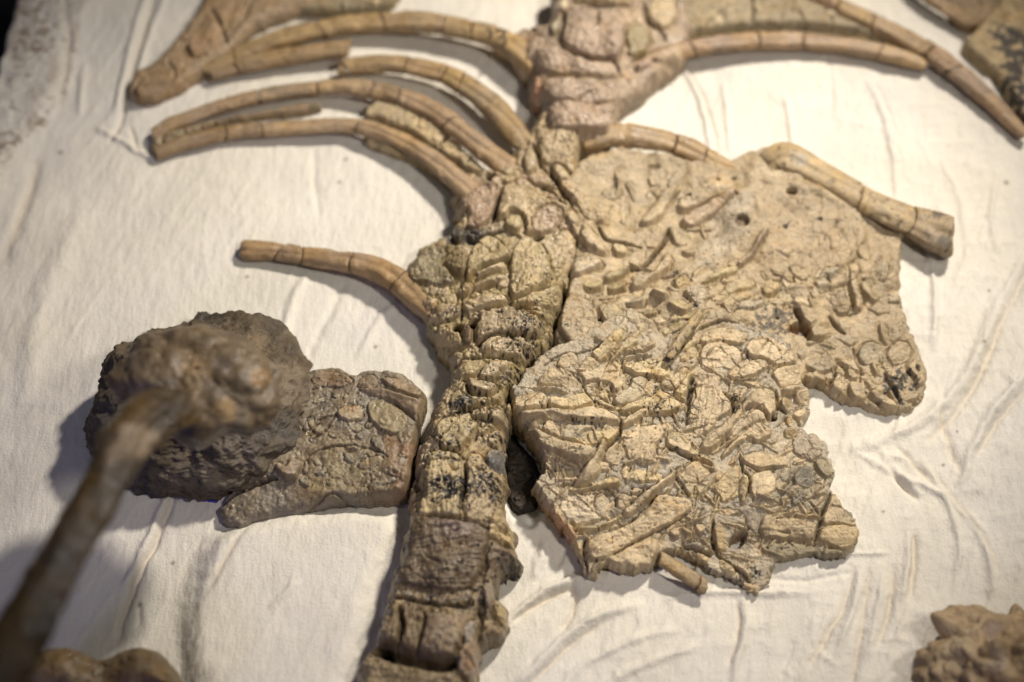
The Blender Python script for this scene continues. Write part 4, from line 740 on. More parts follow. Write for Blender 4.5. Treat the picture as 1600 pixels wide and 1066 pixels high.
    for l, w, d in [(Ll([(210, 180), (250, 230), (310, 290), (360, 290)]), 3, 10), (Ll([(640, 310), (700, 360), (770, 410)]), 3, 9), (Ll([(910, 380), (880, 480), (890, 570)]), 1.4, 6), (Hh([(380, 0), (420, 150), (470, 200), (640, 210), (750, 240)]), 2.6, 10), (Hh([(990, 60), (960, 180), (860, 300), (780, 390)]), 3.2, 14),
                    (Hh([(130, 480), (125, 620), (60, 800)]), 2.4, 14), (Mm([(40, 860), (200, 800), (370, 800), (560, 860)]), 2, 8), (Nn([(460, 600), (440, 700), (390, 790)]), 1.8, 8), (Nn([(600, 450), (640, 600), (680, 690)]), 1.8, 6), (Kk([(320, 490), (330, 600)]), 2.2, 7), (Mm([(850, 660), (900, 730), (980, 900)]), 2.6, 12), (Mm([(1160, 720), (1270, 860)]), 3, 12),
                    (Nn([(700, 830), (740, 900), (830, 930)]), 1.4, 6), (Hh([(640, 400), (700, 420), (800, 380)]), 3, 10)]: R.crack(l, w, d)
    R.blotch(Nn([(850, 650), (960, 640), (1110, 700), (1090, 780), (980, 780), (1000, 930), (940, 900), (900, 780)]), (0.05, 0.048, 0.045), -0.05, 8, 0.9); R.crack(Nn([(860, 660), (880, 720), (960, 850), (985, 920)]), 3, 9, (0.06, 0.05, 0.045), 0.8)
    R.hole(1220 + 1140 / 5.333, 460 + 620 / 5.333, 4, 7, 7, (0.12, 0.10, 0.08))
    R.blotch(Mm([(500, 740), (620, 700), (800, 640), (850, 740), (760, 860), (640, 880), (540, 820)]), (0.06, 0.055, 0.045), 0.0, 7, 0.8, 5)
    for x, y, rx, ry, n in [(1230, 350, 30, 8, 26), (1180, 470, 30, 20, 30), (1115, 400, 30, 30, 20), (1300, 360, 60, 20, 16), (1200, 400, 20, 20, 14), (1075, 475, 14, 10, 26), (1088, 480, 6, 10, 20), (1050, 430, 20, 20, 18), (925, 460, 30, 12, 24), (890, 512, 18, 18, 20), (1220, 515, 40, 14, 40), (1350, 580, 60, 40, 24)]: R.dots(x, y, rx, ry, n, (0.8, 2.0))
    return R.build('limb_bone_plaque', 'broad tan slab with knobbly rounded right end and a limb bone along its top edge', 'fossil slab', M_BONE)
upper_slab()
# limb bone ends stand clear of the slab and are modelled round
tube('limb_bone', 'long cracked limb bone with knobbed head and flared end on the upper slab', 'fossil bone', [(1198, 260, 40, 15), (1208, 250, 44, 23), (1228, 245, 46, 28), (1252, 255, 45, 27), (1290, 278, 44, 23), (1340, 306, 42, 23), (1390, 331, 40, 24), (1425, 347, 39, 28), (1455, 360, 37, 35), (1478, 370, 34, 39), (1488, 374, 32, 33)], [(1343, 307), (1420, 345)], asp=0.6, seed=61, dots=0.44, groove=0.30, lumpy=0.12, rough=0.14, seg='limb_bone_piece', dim=0.88, gap=0.7, tones=[(0.40, 0.315, 0.20), (0.43, 0.335, 0.205), (0.40, 0.31, 0.20)], stains=[(1250, 258, 18, (0.36, 0.33, 0.28), 0.7), (1470, 385, 16, (0.06, 0.055, 0.05), 0.8), (1462, 345, 10, (0.06, 0.055, 0.05), 0.8), (1300, 288, 8, (0.10, 0.085, 0.06), 0.7)])
tube('splinter_bone', 'loose stick-like bone splinter leaning between the two right slabs', 'fossil bone', [(1046, 560, 74, 7), (1060, 535, 80, 8), (1078, 511, 84, 8.5), (1094, 490, 86, 8)], tone='ochre', seed=63, dots=0.30, groove=0.2, asp=0.9)
tube('bone_rod', 'smooth tan rod of bone poking out under the slab bottom corner', 'fossil bone', [(1030, 872, 26, 11), (1060, 890, 22, 12), (1085, 906, 18, 12), (1102, 917, 15, 11)], joints=[(1088, 907)], tone=(0.42, 0.30, 0.16), seed=64, groove=0.05, seg='rod_piece')

# ------------------------------------------------------------------ spine
S1 = lambda p: Zm(600, 360, 5.333, p)
S2 = lambda p: Zm(600, 540, 5.333, p)
S3 = lambda p: Zm(560, 720, 5.333, p)
S4 = lambda p: Zm(540, 866, 5.333, p)
Sg = lambda p: Zm(680, 180, 5.333, p)
def spine():
    out = [(836, 195), (850, 178), (880, 170), (930, 172), (958, 184), (950, 205), (922, 240), (905, 275), (930, 320), (955, 355), (975, 380), (920, 392), (905, 430), (890, 470), (872, 510), (864, 550), (846, 582), (815, 606), (806, 640), (804, 668), (794, 700), (790, 730), (795, 765), (792, 800), (806, 838), (806, 850),
           (797, 858), (818, 880), (818, 896), (800, 908), (782, 920), (778, 935), (792, 950), (801, 962), (797, 990), (780, 1012), (756, 1018), (748, 1050), (742, 1130), (556, 1130), (558, 1052), (575, 1032), (586, 1010), (592, 975), (602, 945), (612, 905), (625, 880), (632, 850), (634, 815), (645, 770), (652, 720), (668, 670), (686, 628), (700, 600), (706, 578), (690, 560), (675, 545), (668, 515), (655, 492), (636, 470),
           (628, 445), (640, 410), (655, 388), (690, 380), (706, 370), (712, 345), (704, 310), (700, 290), (740, 278), (785, 268), (815, 235)]
    ctrl = [(870, 230, 60), (800, 290, 58), (730, 310, 46), (840, 330, 68), (930, 350, 58), (660, 420, 44), (740, 400, 70), (800, 430, 80), (870, 430, 72), (690, 500, 56), (760, 500, 84), (840, 500, 82), (700, 560, 66), (770, 570, 92), (840, 570, 80), (720, 640, 94), (780, 640, 92), (690, 700, 88), (740, 720, 100), (790, 720, 82),
            (660, 800, 72), (720, 800, 98), (785, 810, 74), (640, 880, 70), (700, 880, 96), (790, 890, 62), (620, 960, 74), (690, 960, 98), (780, 980, 54), (600, 1000, 78), (680, 1020, 96), (600, 1060, 70), (680, 1080, 86)]
    R = Relief(out, 78, ctrl, res=1.3, zb=-4, edge=30, edrop=0.62, jag=9, jscale=22, base='tan', rough=4.5, seed=37, mott=0.3, weather=1.7, dim=0.80, und=6)
    # broad colour zones: olive yellow above, mauve varnish below
    R.stain([(640, 380), (880, 370), (870, 560), (800, 640), (700, 620), (640, 480)], (0.32, 0.255, 0.12), 0.75, 24); R.stain([(650, 700), (800, 690), (800, 790), (640, 800)], (0.36, 0.265, 0.13), 0.7, 16)
    R.stain([(630, 812), (800, 815), (815, 900), (760, 960), (610, 930)], (0.18, 0.135, 0.085), 0.8, 16); R.stain([(600, 930), (780, 940), (740, 1120), (560, 1120)], (0.25, 0.19, 0.115), 0.75, 16); R.stain([(700, 280), (785, 270), (780, 350), (705, 350)], (0.35, 0.25, 0.165), 0.7, 12)
    R.pebbles([(650, 395), (880, 380), (865, 560), (800, 610), (690, 600), (680, 520)], 40, (6, 13), (2.5, 6), ('tan', 'yellow', 'yellow', 'pale'), name='vertebra_piece', moat=3)
    R.pebbles([(680, 640), (795, 620), (795, 800), (660, 800)], 34, (5, 12), (2, 5), ('yellow', 'tan', 'pale'), name='vertebra_piece', moat=3)
    R.pebbles([(770, 270), (900, 230), (950, 360), (790, 370)], 22, (6, 12), (2, 5), ('tan', 'pink', 'pale', 'tan'), name='vertebra_piece', moat=3)
    fr = R.frag; vp = 'vertebra_piece'
    for p, h, t in [([(870, 160), (1020, 140), (1200, 170), (1230, 380), (1180, 540), (1000, 420), (900, 420), (850, 280)], 9, 'tan'), ([(600, 100), (700, 170), (770, 210), (700, 260), (640, 240)], 7, 'pale'), ([(740, 320), (800, 270), (850, 340), (860, 440), (760, 500), (730, 420)], 8, 'tan'),
                    ([(960, 440), (1040, 420), (1150, 560), (1230, 700), (1240, 860), (1100, 700), (1000, 560)], 11, 'pale'), ([(560, 600), (640, 580), (760, 600), (900, 700), (1120, 780), (1100, 860), (980, 880), (900, 980), (760, 1000), (740, 880), (640, 800), (580, 880), (500, 880)], 9, 'tan'),
                    ([(570, 900), (650, 850), (720, 860), (740, 960), (660, 1000), (590, 960)], 8, 'yellow'), ([(800, 840), (960, 760), (1080, 830), (1000, 960), (900, 1000), (800, 980)], 7, 'pink'), ([(1080, 880), (1140, 830), (1200, 880), (1330, 1000), (1300, 1060), (1180, 1030)], 10, 'pale'),
                    ([(170, 720), (260, 680), (420, 560), (520, 600), (500, 780), (440, 900), (300, 960), (200, 900)], 10, (0.37, 0.27, 0.185)), ([(150, 920), (260, 780), (270, 880), (220, 1040), (160, 1060)], 9, 'tan'), ([(540, 540), (700, 440), (720, 520), (620, 580)], 7, 'ochre')]: fr(Sg(p), h, 10, t, moat=6, mw=6, name=vp)
    for p, h, t in [([(180, 400), (330, 130), (500, 130), (520, 200), (460, 250), (560, 380), (600, 440), (440, 480), (300, 440)], 8, 'olive'), ([(480, 240), (640, 140), (700, 200), (700, 330), (640, 420), (560, 330)], 10, (0.31, 0.24, 0.13)), ([(570, -60), (640, -80), (690, 20), (640, 110), (590, 90)], 8, (0.34, 0.26, 0.13)),
                    ([(680, 400), (700, 200), (840, 40), (960, 90), (1040, 190), (1080, 240), (1000, 250), (780, 350), (700, 420)], 11, 'yellow'), ([(760, 390), (1000, 250), (1040, 310), (880, 370), (770, 410)], 10, 'pale'), ([(740, 470), (900, 400), (1030, 370), (1020, 430), (850, 470), (740, 510)], 8, 'tan'), ([(600, 500), (700, 440), (740, 500), (640, 560)], 8, 'pale'),
                    ([(1050, 240), (1120, 90), (1220, 80), (1330, 150), (1390, 300), (1400, 400), (1340, 470), (1160, 560), (1040, 600)], 11, 'yellow'), ([(660, 580), (870, 540), (1020, 560), (1040, 620), (860, 640), (660, 690)], 9, 'pale'), ([(1060, 610), (1350, 500), (1500, 430), (1490, 600), (1380, 640), (1060, 650)], 9, 'yellow'),
                    ([(760, 760), (830, 690), (1040, 670), (1300, 740), (1330, 820), (1260, 900), (900, 890), (770, 950)], 12, 'tan'), ([(790, 960), (920, 895), (1200, 910), (1280, 1000), (1250, 1060), (1000, 1030), (800, 1020)], 11, 'tan'), ([(340, 690), (440, 620), (640, 600), (640, 720), (450, 760)], 8, 'tan'), ([(440, 800), (560, 780), (640, 880), (640, 960), (480, 920), (400, 850)], 8, 'ochre'),
                    ([(650, 760), (730, 800), (750, 880), (720, 960), (650, 960)], 9, 'brown'), ([(1060, 660), (1280, 680), (1430, 650), (1400, 740), (1250, 720)], 7, 'yellow')]: fr(S1(p), h, 11, t, moat=6, mw=6, name=vp)
    fr(S1([(1290, 1010), (1330, 810), (1450, 740), (1410, 900), (1370, 1080), (1280, 1080)]), 1, 6, 'slate', moat=3, lift=-4, name='shale_strip')
    for p, h, t in [([(400, 20), (600, 30), (660, 70), (600, 170), (520, 130)], 7, 'tan'), ([(600, 180), (680, 150), (860, 130), (820, 220), (740, 290), (600, 280)], 8, 'yellow'), ([(770, 290), (860, 150), (1050, 120), (1020, 190), (880, 310), (800, 300)], 10, 'pale'), ([(1000, 200), (1200, 150), (1210, 230), (1100, 260)], 7, 'yellow'),
                    ([(560, 400), (660, 300), (700, 420), (820, 440), (950, 420), (970, 330), (1000, 400), (960, 470), (720, 520), (540, 520)], 6, 'yellow'), ([(680, 310), (740, 300), (930, 310), (950, 350), (900, 430), (800, 410), (710, 410)], 13, 'tan'), ([(470, 620), (720, 560), (740, 620), (800, 650), (760, 760), (620, 880), (500, 880), (400, 760)], 10, 'yellow'),
                    ([(790, 700), (860, 640), (960, 670), (860, 720), (770, 760)], 9, 'yellow'), ([(870, 720), (990, 670), (1060, 720), (1060, 800), (940, 820), (860, 800)], 8, 'tan'), ([(820, 920), (930, 820), (1060, 800), (1050, 950), (940, 1020), (860, 980)], 5, (0.30, 0.28, 0.25)), ([(690, 910), (800, 890), (860, 1000), (900, 1100), (680, 1110)], 9, 'ochre'),
                    ([(380, 900), (480, 880), (640, 900), (680, 1100), (400, 1120), (330, 1000)], 9, 'yellow'), ([(1150, 260), (1200, 200), (1280, 180), (1270, 250), (1200, 290)], 8, 'yellow')]: fr(S2(p), h, 10, t, moat=6, mw=6, name=vp)
    fr(S2([(710, 530), (860, 515), (880, 525), (865, 620), (740, 610)]), 12, 9, 'tan', moat=6, name='rib_piece'); fr(S2([(880, 540), (1000, 525), (1110, 580), (1120, 635), (900, 635), (870, 610)]), 12, 9, 'pale', moat=6, name='rib_piece')
    # vertebra body, knob, lower bodies
    for p, h, t, r in [([(470, 60), (680, -20), (880, 20), (900, 200), (870, 380), (840, 500), (560, 470), (480, 440), (560, 300)], 7, 'yellow', 16), ([(910, 60), (1060, 80), (1180, 100), (1230, 200), (1260, 330), (1200, 430), (1080, 520), (860, 500), (880, 300)], 7, 'tan', 14),
                       ([(1080, 560), (1100, 470), (1200, 440), (1310, 600), (1280, 690), (1180, 650), (1090, 640)], 10, 'ochre', 11), ([(410, 520), (560, 470), (840, 520), (1080, 560), (1090, 660), (1060, 860), (1000, 1000), (860, 1090), (600, 1080), (300, 1010), (330, 900), (390, 800)], 9, (0.18, 0.135, 0.085), 26),
                       ([(1100, 670), (1180, 700), (1250, 740), (1390, 880), (1350, 980), (1230, 1030), (1100, 1060), (1040, 960), (1080, 800)], 8, (0.20, 0.15, 0.10), 14)]: fr(S3(p), h, r, t, moat=2.2, mw=9, name=vp, bump=3.0, stri=1.6, warp=4)
    for p, h, t, r in [([(300, 380), (430, 370), (440, 480), (470, 560), (440, 700), (420, 790), (250, 740), (260, 650)], 9, (0.235, 0.175, 0.105), 16), ([(450, 390), (700, 440), (660, 560), (640, 800), (560, 840), (460, 800), (460, 680), (480, 560)], 5, (0.20, 0.145, 0.08), 14), ([(690, 470), (900, 490), (1040, 520), (1000, 700), (860, 890), (740, 900), (600, 850), (650, 650)], 11, (0.265, 0.20, 0.13), 22),
                       ([(1145, 260), (1240, 200), (1210, 500), (1170, 530), (1140, 350)], 10, (0.36, 0.29, 0.22), 9), ([(1215, 420), (1280, 380), (1340, 480), (1390, 520), (1370, 600), (1260, 540)], 8, 'ochre', 9), ([(1130, 600), (1250, 560), (1390, 650), (1370, 730), (1260, 800), (1130, 740)], 9, (0.25, 0.185, 0.115), 11),
                       ([(910, 960), (950, 800), (1060, 690), (1120, 760), (1100, 960), (1000, 1040)], 11, (0.36, 0.27, 0.19), 14), ([(170, 930), (250, 880), (420, 890), (740, 960), (900, 1030), (1010, 1060), (1010, 1200), (150, 1300), (130, 1100)], 6, (0.25, 0.195, 0.11), 26), ([(1010, 560), (1080, 560), (1060, 700), (1000, 760), (990, 650)], 8, (0.42, 0.37, 0.32), 8)]: fr(S4(p), h, r, t, moat=2.6, mw=9, name=vp, bump=2.6, stri=1.6, warp=4)
    R.crack(S4([(270, 770), (500, 860), (740, 920), (900, 900)]), 9, 34, (0.05, 0.035, 0.03), 0.6); R.hole(600, 1016, 12, 9, 40, 'black')
    R.hole(600 + 610 / 5.333, 360 + 815 / 5.333, 8, 9, 34, 'black'); R.hole(600 + 745 / 5.333, 360 + 768 / 5.333, 9, 6, 34, 'black'); R.hole(680 + 460 / 5.333, 180 + 490 / 5.333, 8, 9, 40, 'black'); R.hole(680 + 850 / 5.333, 180 + 1020 / 5.333, 10, 5, 22, 'black')
    for l, w, d in [(S4([(330, 330), (420, 350), (700, 410), (1000, 430), (1060, 400)]), 3.0, 10), (S3([(560, 480), (840, 520), (1080, 560)]), 3, 7), (S3([(890, 20), (900, 200), (850, 360), (840, 510)]), 2, 9), (S4([(440, 460), (480, 560), (440, 700), (430, 800)]), 2.6, 8), (S4([(660, 500), (640, 700), (590, 820)]), 2.6, 7), (S4([(1120, 450), (1130, 600), (1110, 700)]), 3, 12),
                    (S2([(470, 620), (560, 560), (720, 530), (880, 510), (980, 480)]), 2.2, 9), (S2([(790, 650), (770, 760), (740, 800)]), 1.4, 6), (S2([(1020, 400), (1000, 500), (1060, 560)]), 3, 12), (Sg([(960, 440), (1000, 560), (1120, 730), (1240, 870), (1380, 1010), (1500, 1060)]), 3, 13), (Sg([(560, 600), (520, 740), (470, 900)]), 3, 12), (Sg([(760, 520), (860, 580), (980, 640), (1080, 760)]), 2.6, 10),
                    (Sg([(810, 220), (860, 330), (870, 420), (950, 480)]), 2.6, 10), (Sg([(740, 880), (760, 960), (720, 1000)]), 1.8, 7), (Sg([(260, 1000), (300, 1060), (440, 1000), (560, 960)]), 4, 14), (S1([(640, 440), (650, 700), (640, 760)]), 1.4, 5), (S1([(1500, 430), (1520, 560), (1440, 780), (1420, 840)]), 3, 14), (S1([(840, 650), (1040, 640), (1260, 690), (1430, 640)]), 2.4, 8), (S1([(760, 960), (900, 880), (1080, 880)]), 1.6, 5),
                    (S2([(640, 110), (860, 100), (1050, 95), (1200, 150)]), 3, 10), (S2([(1240, 40), (1280, 200), (1060, 320), (1010, 400)]), 3, 12), (S2([(870, 520), (870, 630)]), 1.3, 5)]: R.crack(l, w, d)
    for x, y, rx, ry, n in [(722, 632, 26, 14, 110), (700, 700, 22, 26, 60), (706, 764, 42, 18, 200), (690, 755, 30, 8, 60), (720, 775, 30, 16, 90), (755, 755, 26, 20, 60), (772, 772, 14, 24, 80), (745, 745, 40, 26, 50), (830, 515, 44, 36, 160), (815, 545, 50, 22, 90), (790, 590, 50, 30, 60), (740, 655, 50, 40, 60), (770, 690, 40, 30, 40), (820, 580, 22, 12, 36), (700, 490, 30, 16, 30), (840, 440, 40, 30, 20),
                            (650, 935, 50, 10, 30), (730, 940, 30, 10, 24), (805, 880, 22, 12, 46), (740, 890, 50, 50, 40), (700, 930, 60, 30, 34), (690, 1000, 60, 30, 18), (860, 300, 40, 40, 26)]: R.dots(x, y, rx * 1.1, ry * 1.1, int(n * 1.5), (0.8, 2.4))
    R.stain([(752, 722), (775, 706), (790, 712), (776, 735)], (0.16, 0.17, 0.19), 0.8, 3); R.stain(S4([(980, 900), (1080, 880), (1080, 960), (1000, 980)]), 'rust', 0.7, 5); R.stain([(690, 360), (740, 356), (770, 366), (740, 378), (700, 380)], (0.05, 0.05, 0.055), 0.8, 5)
    R.stain(S3([(560, 500), (720, 480), (900, 500), (1040, 520), (1080, 600), (900, 660), (700, 640)]), (0.25, 0.195, 0.17), 0.5, 8)
    return R.build('spine', 'thick speckled backbone of weathered vertebrae running down the middle of the bed', 'fossil spine', M_WET, body='vertebra_core')
spine()

# ------------------------------------------------------------------ upper vertebrae
Tt = lambda p: Zm(780, 0, 5.333, p)
def upper_spine():
    out = Tt([(60, 330), (230, 270), (420, 290), (430, 180), (450, 90), (400, -120), (1560, -120), (1600, 200), (1600, 330), (1560, 500), (1340, 620), (1200, 740), (1060, 830), (985, 960), (970, 1090), (900, 1180), (700, 1200), (430, 1170), (345, 1020), (345, 880), (260, 810), (240, 720), (270, 640), (170, 560), (100, 480)])
    ctrl = [(800, 80, 46), (830, 120, 56), (880, 20, 74), (920, 60, 82), (960, 60, 74), (860, 95, 72), (920, 115, 76), (880, 150, 72), (920, 180, 70), (980, 130, 54), (1040, 80, 46), (1000, 30, 58), (1060, 20, 46)]
    R = Relief(out, 62, ctrl, res=1.6, zb=-4, edge=22, edrop=0.5, jag=5, base=(0.35, 0.27, 0.19), rough=4.0, seed=51, mott=0.25, front=0.95, weather=1.5, dim=0.95, und=8)
    fr = R.frag
    for p, h, t, r in [([(510, 350), (560, 220), (540, 100), (640, 60), (840, 100), (1060, 170), (1050, 300), (1030, 500), (900, 510), (700, 480), (560, 420)], 12, (0.365, 0.28, 0.205), 22), ([(210, 420), (240, 300), (430, 320), (500, 420), (580, 470), (800, 520), (960, 530), (1000, 640), (800, 640), (560, 640), (330, 600), (220, 520)], 9, (0.365, 0.28, 0.205), 18),
                       ([(345, 790), (350, 700), (560, 660), (860, 690), (1020, 780), (960, 860), (700, 870), (460, 850)], 7, (0.365, 0.28, 0.205), 14), ([(360, 1000), (420, 880), (700, 880), (960, 900), (940, 1066), (880, 1105), (600, 1115), (400, 1080)], 11, (0.365, 0.28, 0.205), 18),
                       ([(1280, 470), (1590, 350), (1570, 490), (1300, 520)], 7, 'pink', 10), ([(1130, 540), (1270, 480), (1290, 540), (1160, 600)], 7, 'mauve', 8), ([(1230, 150), (1280, -60), (1440, -60), (1490, 150), (1400, 260), (1260, 210)], 8, 'tan', 14), ([(440, 30), (480, -60), (570, -40), (570, 70), (510, 90)], 9, 'white', 8),
                       ([(420, 290), (430, 180), (500, 120), (530, 200), (470, 310)], 6, 'olive', 8), ([(250, 740), (280, 640), (350, 650), (330, 700), (350, 780), (290, 800)], 8, (0.42, 0.25, 0.17), 8), ([(600, 30), (640, -80), (1060, -80), (1080, 30), (860, 40)], 8, 'tan', 12), ([(1080, 200), (1230, 220), (1260, 420), (1100, 500), (1060, 320)], 4, 'olive', 12)]: fr(Tt(p), h, r, t, moat=3.5, mw=9, name='vertebra_piece', bump=2.2, warp=3)
    for l, w, d in [(Tt([(530, 90), (550, 200), (480, 330), (560, 430), (700, 490), (900, 515), (980, 520), (1000, 580)]), 3, 9), (Tt([(350, 860), (335, 960), (380, 1070)]), 3.5, 12), (Tt([(830, 100), (820, 240)]), 3, 6), (Tt([(620, 40), (860, 50), (1100, 40)]), 2.6, 9), (Tt([(1090, 510), (1260, 430), (1600, 330)]), 3, 11), (Tt([(1210, 30), (1210, 170), (1360, 270), (1380, 330)]), 3, 9), (Tt([(650, 860), (740, 780), (820, 760)]), 2, 5), (Tt([(1280, 480), (1300, 520)]), 2, 6)]: R.crack(l, w, d)
    R.stain(Tt([(1060, 180), (1220, 220), (1300, 380), (1100, 500)]), (0.25, 0.20, 0.10), 0.6, 14); R.stain(Tt([(330, 620), (900, 640), (880, 700), (560, 690)]), (0.30, 0.235, 0.13), 0.5, 10)
    return R.build('upper_vertebrae', 'pinkish glossy vertebrae joined with ribs at top centre of the photo', 'fossil spine', M_WET, body='vertebra_core')
upper_spine()

# ------------------------------------------------------------------ matrix plates between the ribs
def plate(name, label, out, z, tone, res=2.0, seed=1, cracks=(), rough=2.0, h=None, edge=8, peb=0, tones=('tan', 'olive'), fr=(), mat=None, jag=3, blot=(), zb=-4, holes=(), cat='fossil slab', psize=(6, 12), dots=(), elong=(1, 2), ph=(2, 5), prnd=None, weather=1.0):
    ctrl = h or [(*np.mean(np.array(out), 0), z)]
    R = Relief(out, z, ctrl, res=res, zb=zb, edge=edge, edrop=0.5, jag=jag, base=tone, rough=rough, seed=seed, weather=weather)
    if peb: R.pebbles(out, peb, psize, ph, tones, name='matrix_lump', elong=elong, rounded=prnd, moat=3 if not prnd else 6)
    for p, hh, t in fr: R.frag(p, hh, 9, t, moat=5, mw=6)
    for l, w, d in cracks: R.crack(l, w, d)
    for p, t, th, sc in blot: R.blotch(p, t, th, sc)
    for a in holes: R.hole(*a)
    for a in dots: R.dots(*a)
    return R.build(name, label, cat, mat or M_ROCK)
plate('matrix_plate', 'greyish cracked matrix plate filling the gap between two long ribs at upper right', [(985, 90), (1040, 76), (1100, 60), (1180, 54), (1260, 52), (1330, 62), (1400, 84), (1380, 60), (1310, 22), (1240, -22), (1180, -60), (1030, -60), (1000, 30)], 30, (0.30, 0.25, 0.165), seed=71,
      cracks=[([(1175, -20), (1177, 48)], 2, 9), ([(1105, 50), (1102, 35), (1140, 5)], 1.6, 6), ([(1177, 45), (1222, 45), (1222, 20)], 1.6, 6), ([(1240, 0), (1262, 40)], 1.6, 6), ([(1300, 25), (1305, 50)], 1.6, 6)], peb=22, tones=('olive', 'grey', 'tan'))
plate('stained_plaque', 'yellowish slab blotched with black stains at the upper right edge', [(1494, 78), (1530, 40), (1560, 5), (1580, -40), (1680, -60), (1680, 250), (1606, 205), (1588, 190), (1570, 150), (1540, 118)], 34, (0.37, 0.285, 0.16), seed=72, blot=[([(1540, 40), (1600, 40), (1640, 120), (1600, 190), (1560, 140), (1575, 90)], (0.025, 0.023, 0.025), -0.02, 13)], peb=6, tones=('tan', 'ochre'), edge=12)
plate('brown_plaque', 'plain brown slab under the rib tip in the upper right corner', [(1500, 60), (1470, 0), (1480, -50), (1640, -50), (1640, 60), (1560, 40)], 22, (0.26, 0.19, 0.115), seed=73, peb=4)
plate('scapula_bone', 'broad flat brownish bone with rounded lower tip at the upper left', [(203, 130), (215, 112), (240, 105), (270, 70), (310, 20), (350, -50), (560, -50), (500, 20), (440, 40), (395, 60), (370, 85), (350, 105), (320, 125), (285, 150), (245, 168), (215, 170), (203, 152)], 34, (0.34, 0.245, 0.145), seed=74, edge=20, h=[(215, 145, 24), (300, 90, 34), (380, 30, 36), (450, -20, 36), (340, 110, 28)],
      cracks=[([(330, 15), (345, 40), (355, 65)], 2.5, 8), ([(400, -10), (380, 30), (352, 62)], 2.2, 8), ([(290, 75), (300, 90), (320, 85)], 3, 7), ([(262, 95), (275, 110), (268, 130)], 2, 5)], fr=[([(290, 70), (330, 15), (375, -10), (345, 60), (300, 85)], 5, (0.40, 0.28, 0.165)), ([(210, 130), (250, 110), (280, 130), (240, 165), (212, 165)], 5, (0.29, 0.205, 0.115))], mat=M_BONE, cat='fossil bone')
plate('matrix_plate', 'dark olive matrix plate above the marked rib at the top edge', [(430, 20), (470, -40), (640, -50), (624, 10), (600, 26), (540, 30), (480, 34)], 26, (0.25, 0.20, 0.12), seed=75, peb=6)
plate('matrix_plate', 'brown matrix strip between the two lowest left ribs near their tips', [(236, 222), (270, 205), (330, 192), (400, 178), (470, 165), (505, 165), (503, 180), (440, 190), (360, 197), (330, 205), (300, 218), (262, 240), (240, 244)], 20, (0.26, 0.195, 0.12), seed=76, peb=14, tones=('brown', 'olive'))
plate('matrix_plate', 'pale olive matrix wedge between the curved left ribs beside the spine', [(572, 172), (600, 165), (650, 178), (700, 212), (745, 255), (765, 280), (752, 292), (700, 262), (645, 222), (600, 203), (566, 197)], 34, (0.36, 0.29, 0.18), seed=77, peb=8, tones=('grey', 'tan'), cracks=[([(700, 208), (690, 222), (682, 232)], 2.2, 9)])
plate('matrix_plate', 'thin crust of matrix hanging under the lowest curved left rib', [(564, 212), (600, 212), (660, 238), (705, 280), (720, 310), (690, 290), (640, 256), (600, 246), (572, 234)], 22, (0.33, 0.265, 0.16), seed=78, peb=6)

# ------------------------------------------------------------------ ribs
G = 'ribs fanning out from the spine'
rA = tube('rib', 'topmost left rib, numbered in black ink near the spine', 'rib', [(320, 112, 24, 13), (350, 97, 28, 15), (400, 76, 33, 17), (450, 58, 36, 18), (500, 46, 38, 18), (560, 37, 42, 19), (620, 34, 46, 20), (700, 40, 52, 20), (760, 54, 56, 20), (800, 74, 58, 23), (835, 100, 58, 26)], [(365, 92), (500, 46), (598, 34), (690, 38), (742, 48)], 'tan', seed=81, tones=[(0.42, 0.29, 0.145), (0.45, 0.31, 0.15), (0.46, 0.32, 0.16), (0.42, 0.295, 0.165)], group=G)
tube('rib', 'short broken rib length tucked just below the numbered rib', 'rib', [(325, 118, 22, 13), (370, 105, 26, 16), (430, 92, 30, 17), (500, 81, 34, 17), (548, 76, 35, 16)], [(368, 105)], (0.40, 0.275, 0.155), seed=82, group=G)
tube('rib', 'second left rib, a stout smooth arch ending by the dark hollow', 'rib', [(530, 108, 38, 15), (560, 103, 40, 16), (600, 100, 43, 17), (650, 105, 48, 18), (700, 119, 52, 19), (745, 146, 56, 21), (785, 183, 58, 23), (815, 218, 58, 20), (828, 240, 56, 13)], [(540, 107), (640, 104), (695, 117), (722, 131)], seed=83, tones=[(0.38, 0.26, 0.15), (0.41, 0.29, 0.16), (0.42, 0.29, 0.175), (0.44, 0.31, 0.15), (0.36, 0.26, 0.15)], group=G)
tube('rib', 'third left rib, longest, arching to a pale tip beside its twin', 'rib', [(238, 212, 20, 13), (270, 195, 22, 14), (330, 172, 26, 14), (400, 153, 30, 14), (470, 141, 34, 14), (530, 136, 38, 15), (580, 141, 42, 18), (622, 151, 46, 18), (665, 168, 50, 18), (710, 197, 54, 19), (755, 234, 56, 20), (800, 266, 56, 22)], [(405, 152), (500, 138), (578, 141), (622, 151), (706, 194)], seed=84, tones=[(0.40, 0.28, 0.185), (0.42, 0.30, 0.19), (0.43, 0.31, 0.20), (0.38, 0.26, 0.15), (0.42, 0.29, 0.195), (0.40, 0.28, 0.19)], group=G)
tube('rib', 'lowest of the long left ribs, curving down into the pink rib heads', 'rib', [(242, 242, 18, 12), (290, 224, 20, 14), (350, 209, 24, 14), (410, 203, 27, 14), (470, 199, 30, 14), (530, 195, 34, 14), (580, 203, 40, 15), (630, 221, 45, 15), (680, 252, 50, 16), (720, 287, 52, 19), (745, 318, 50, 24)], [(350, 209), (408, 203), (562, 199)], seed=85, tones=[(0.40, 0.28, 0.17), (0.43, 0.30, 0.19), (0.44, 0.31, 0.19), (0.43, 0.30, 0.20)], group=G)
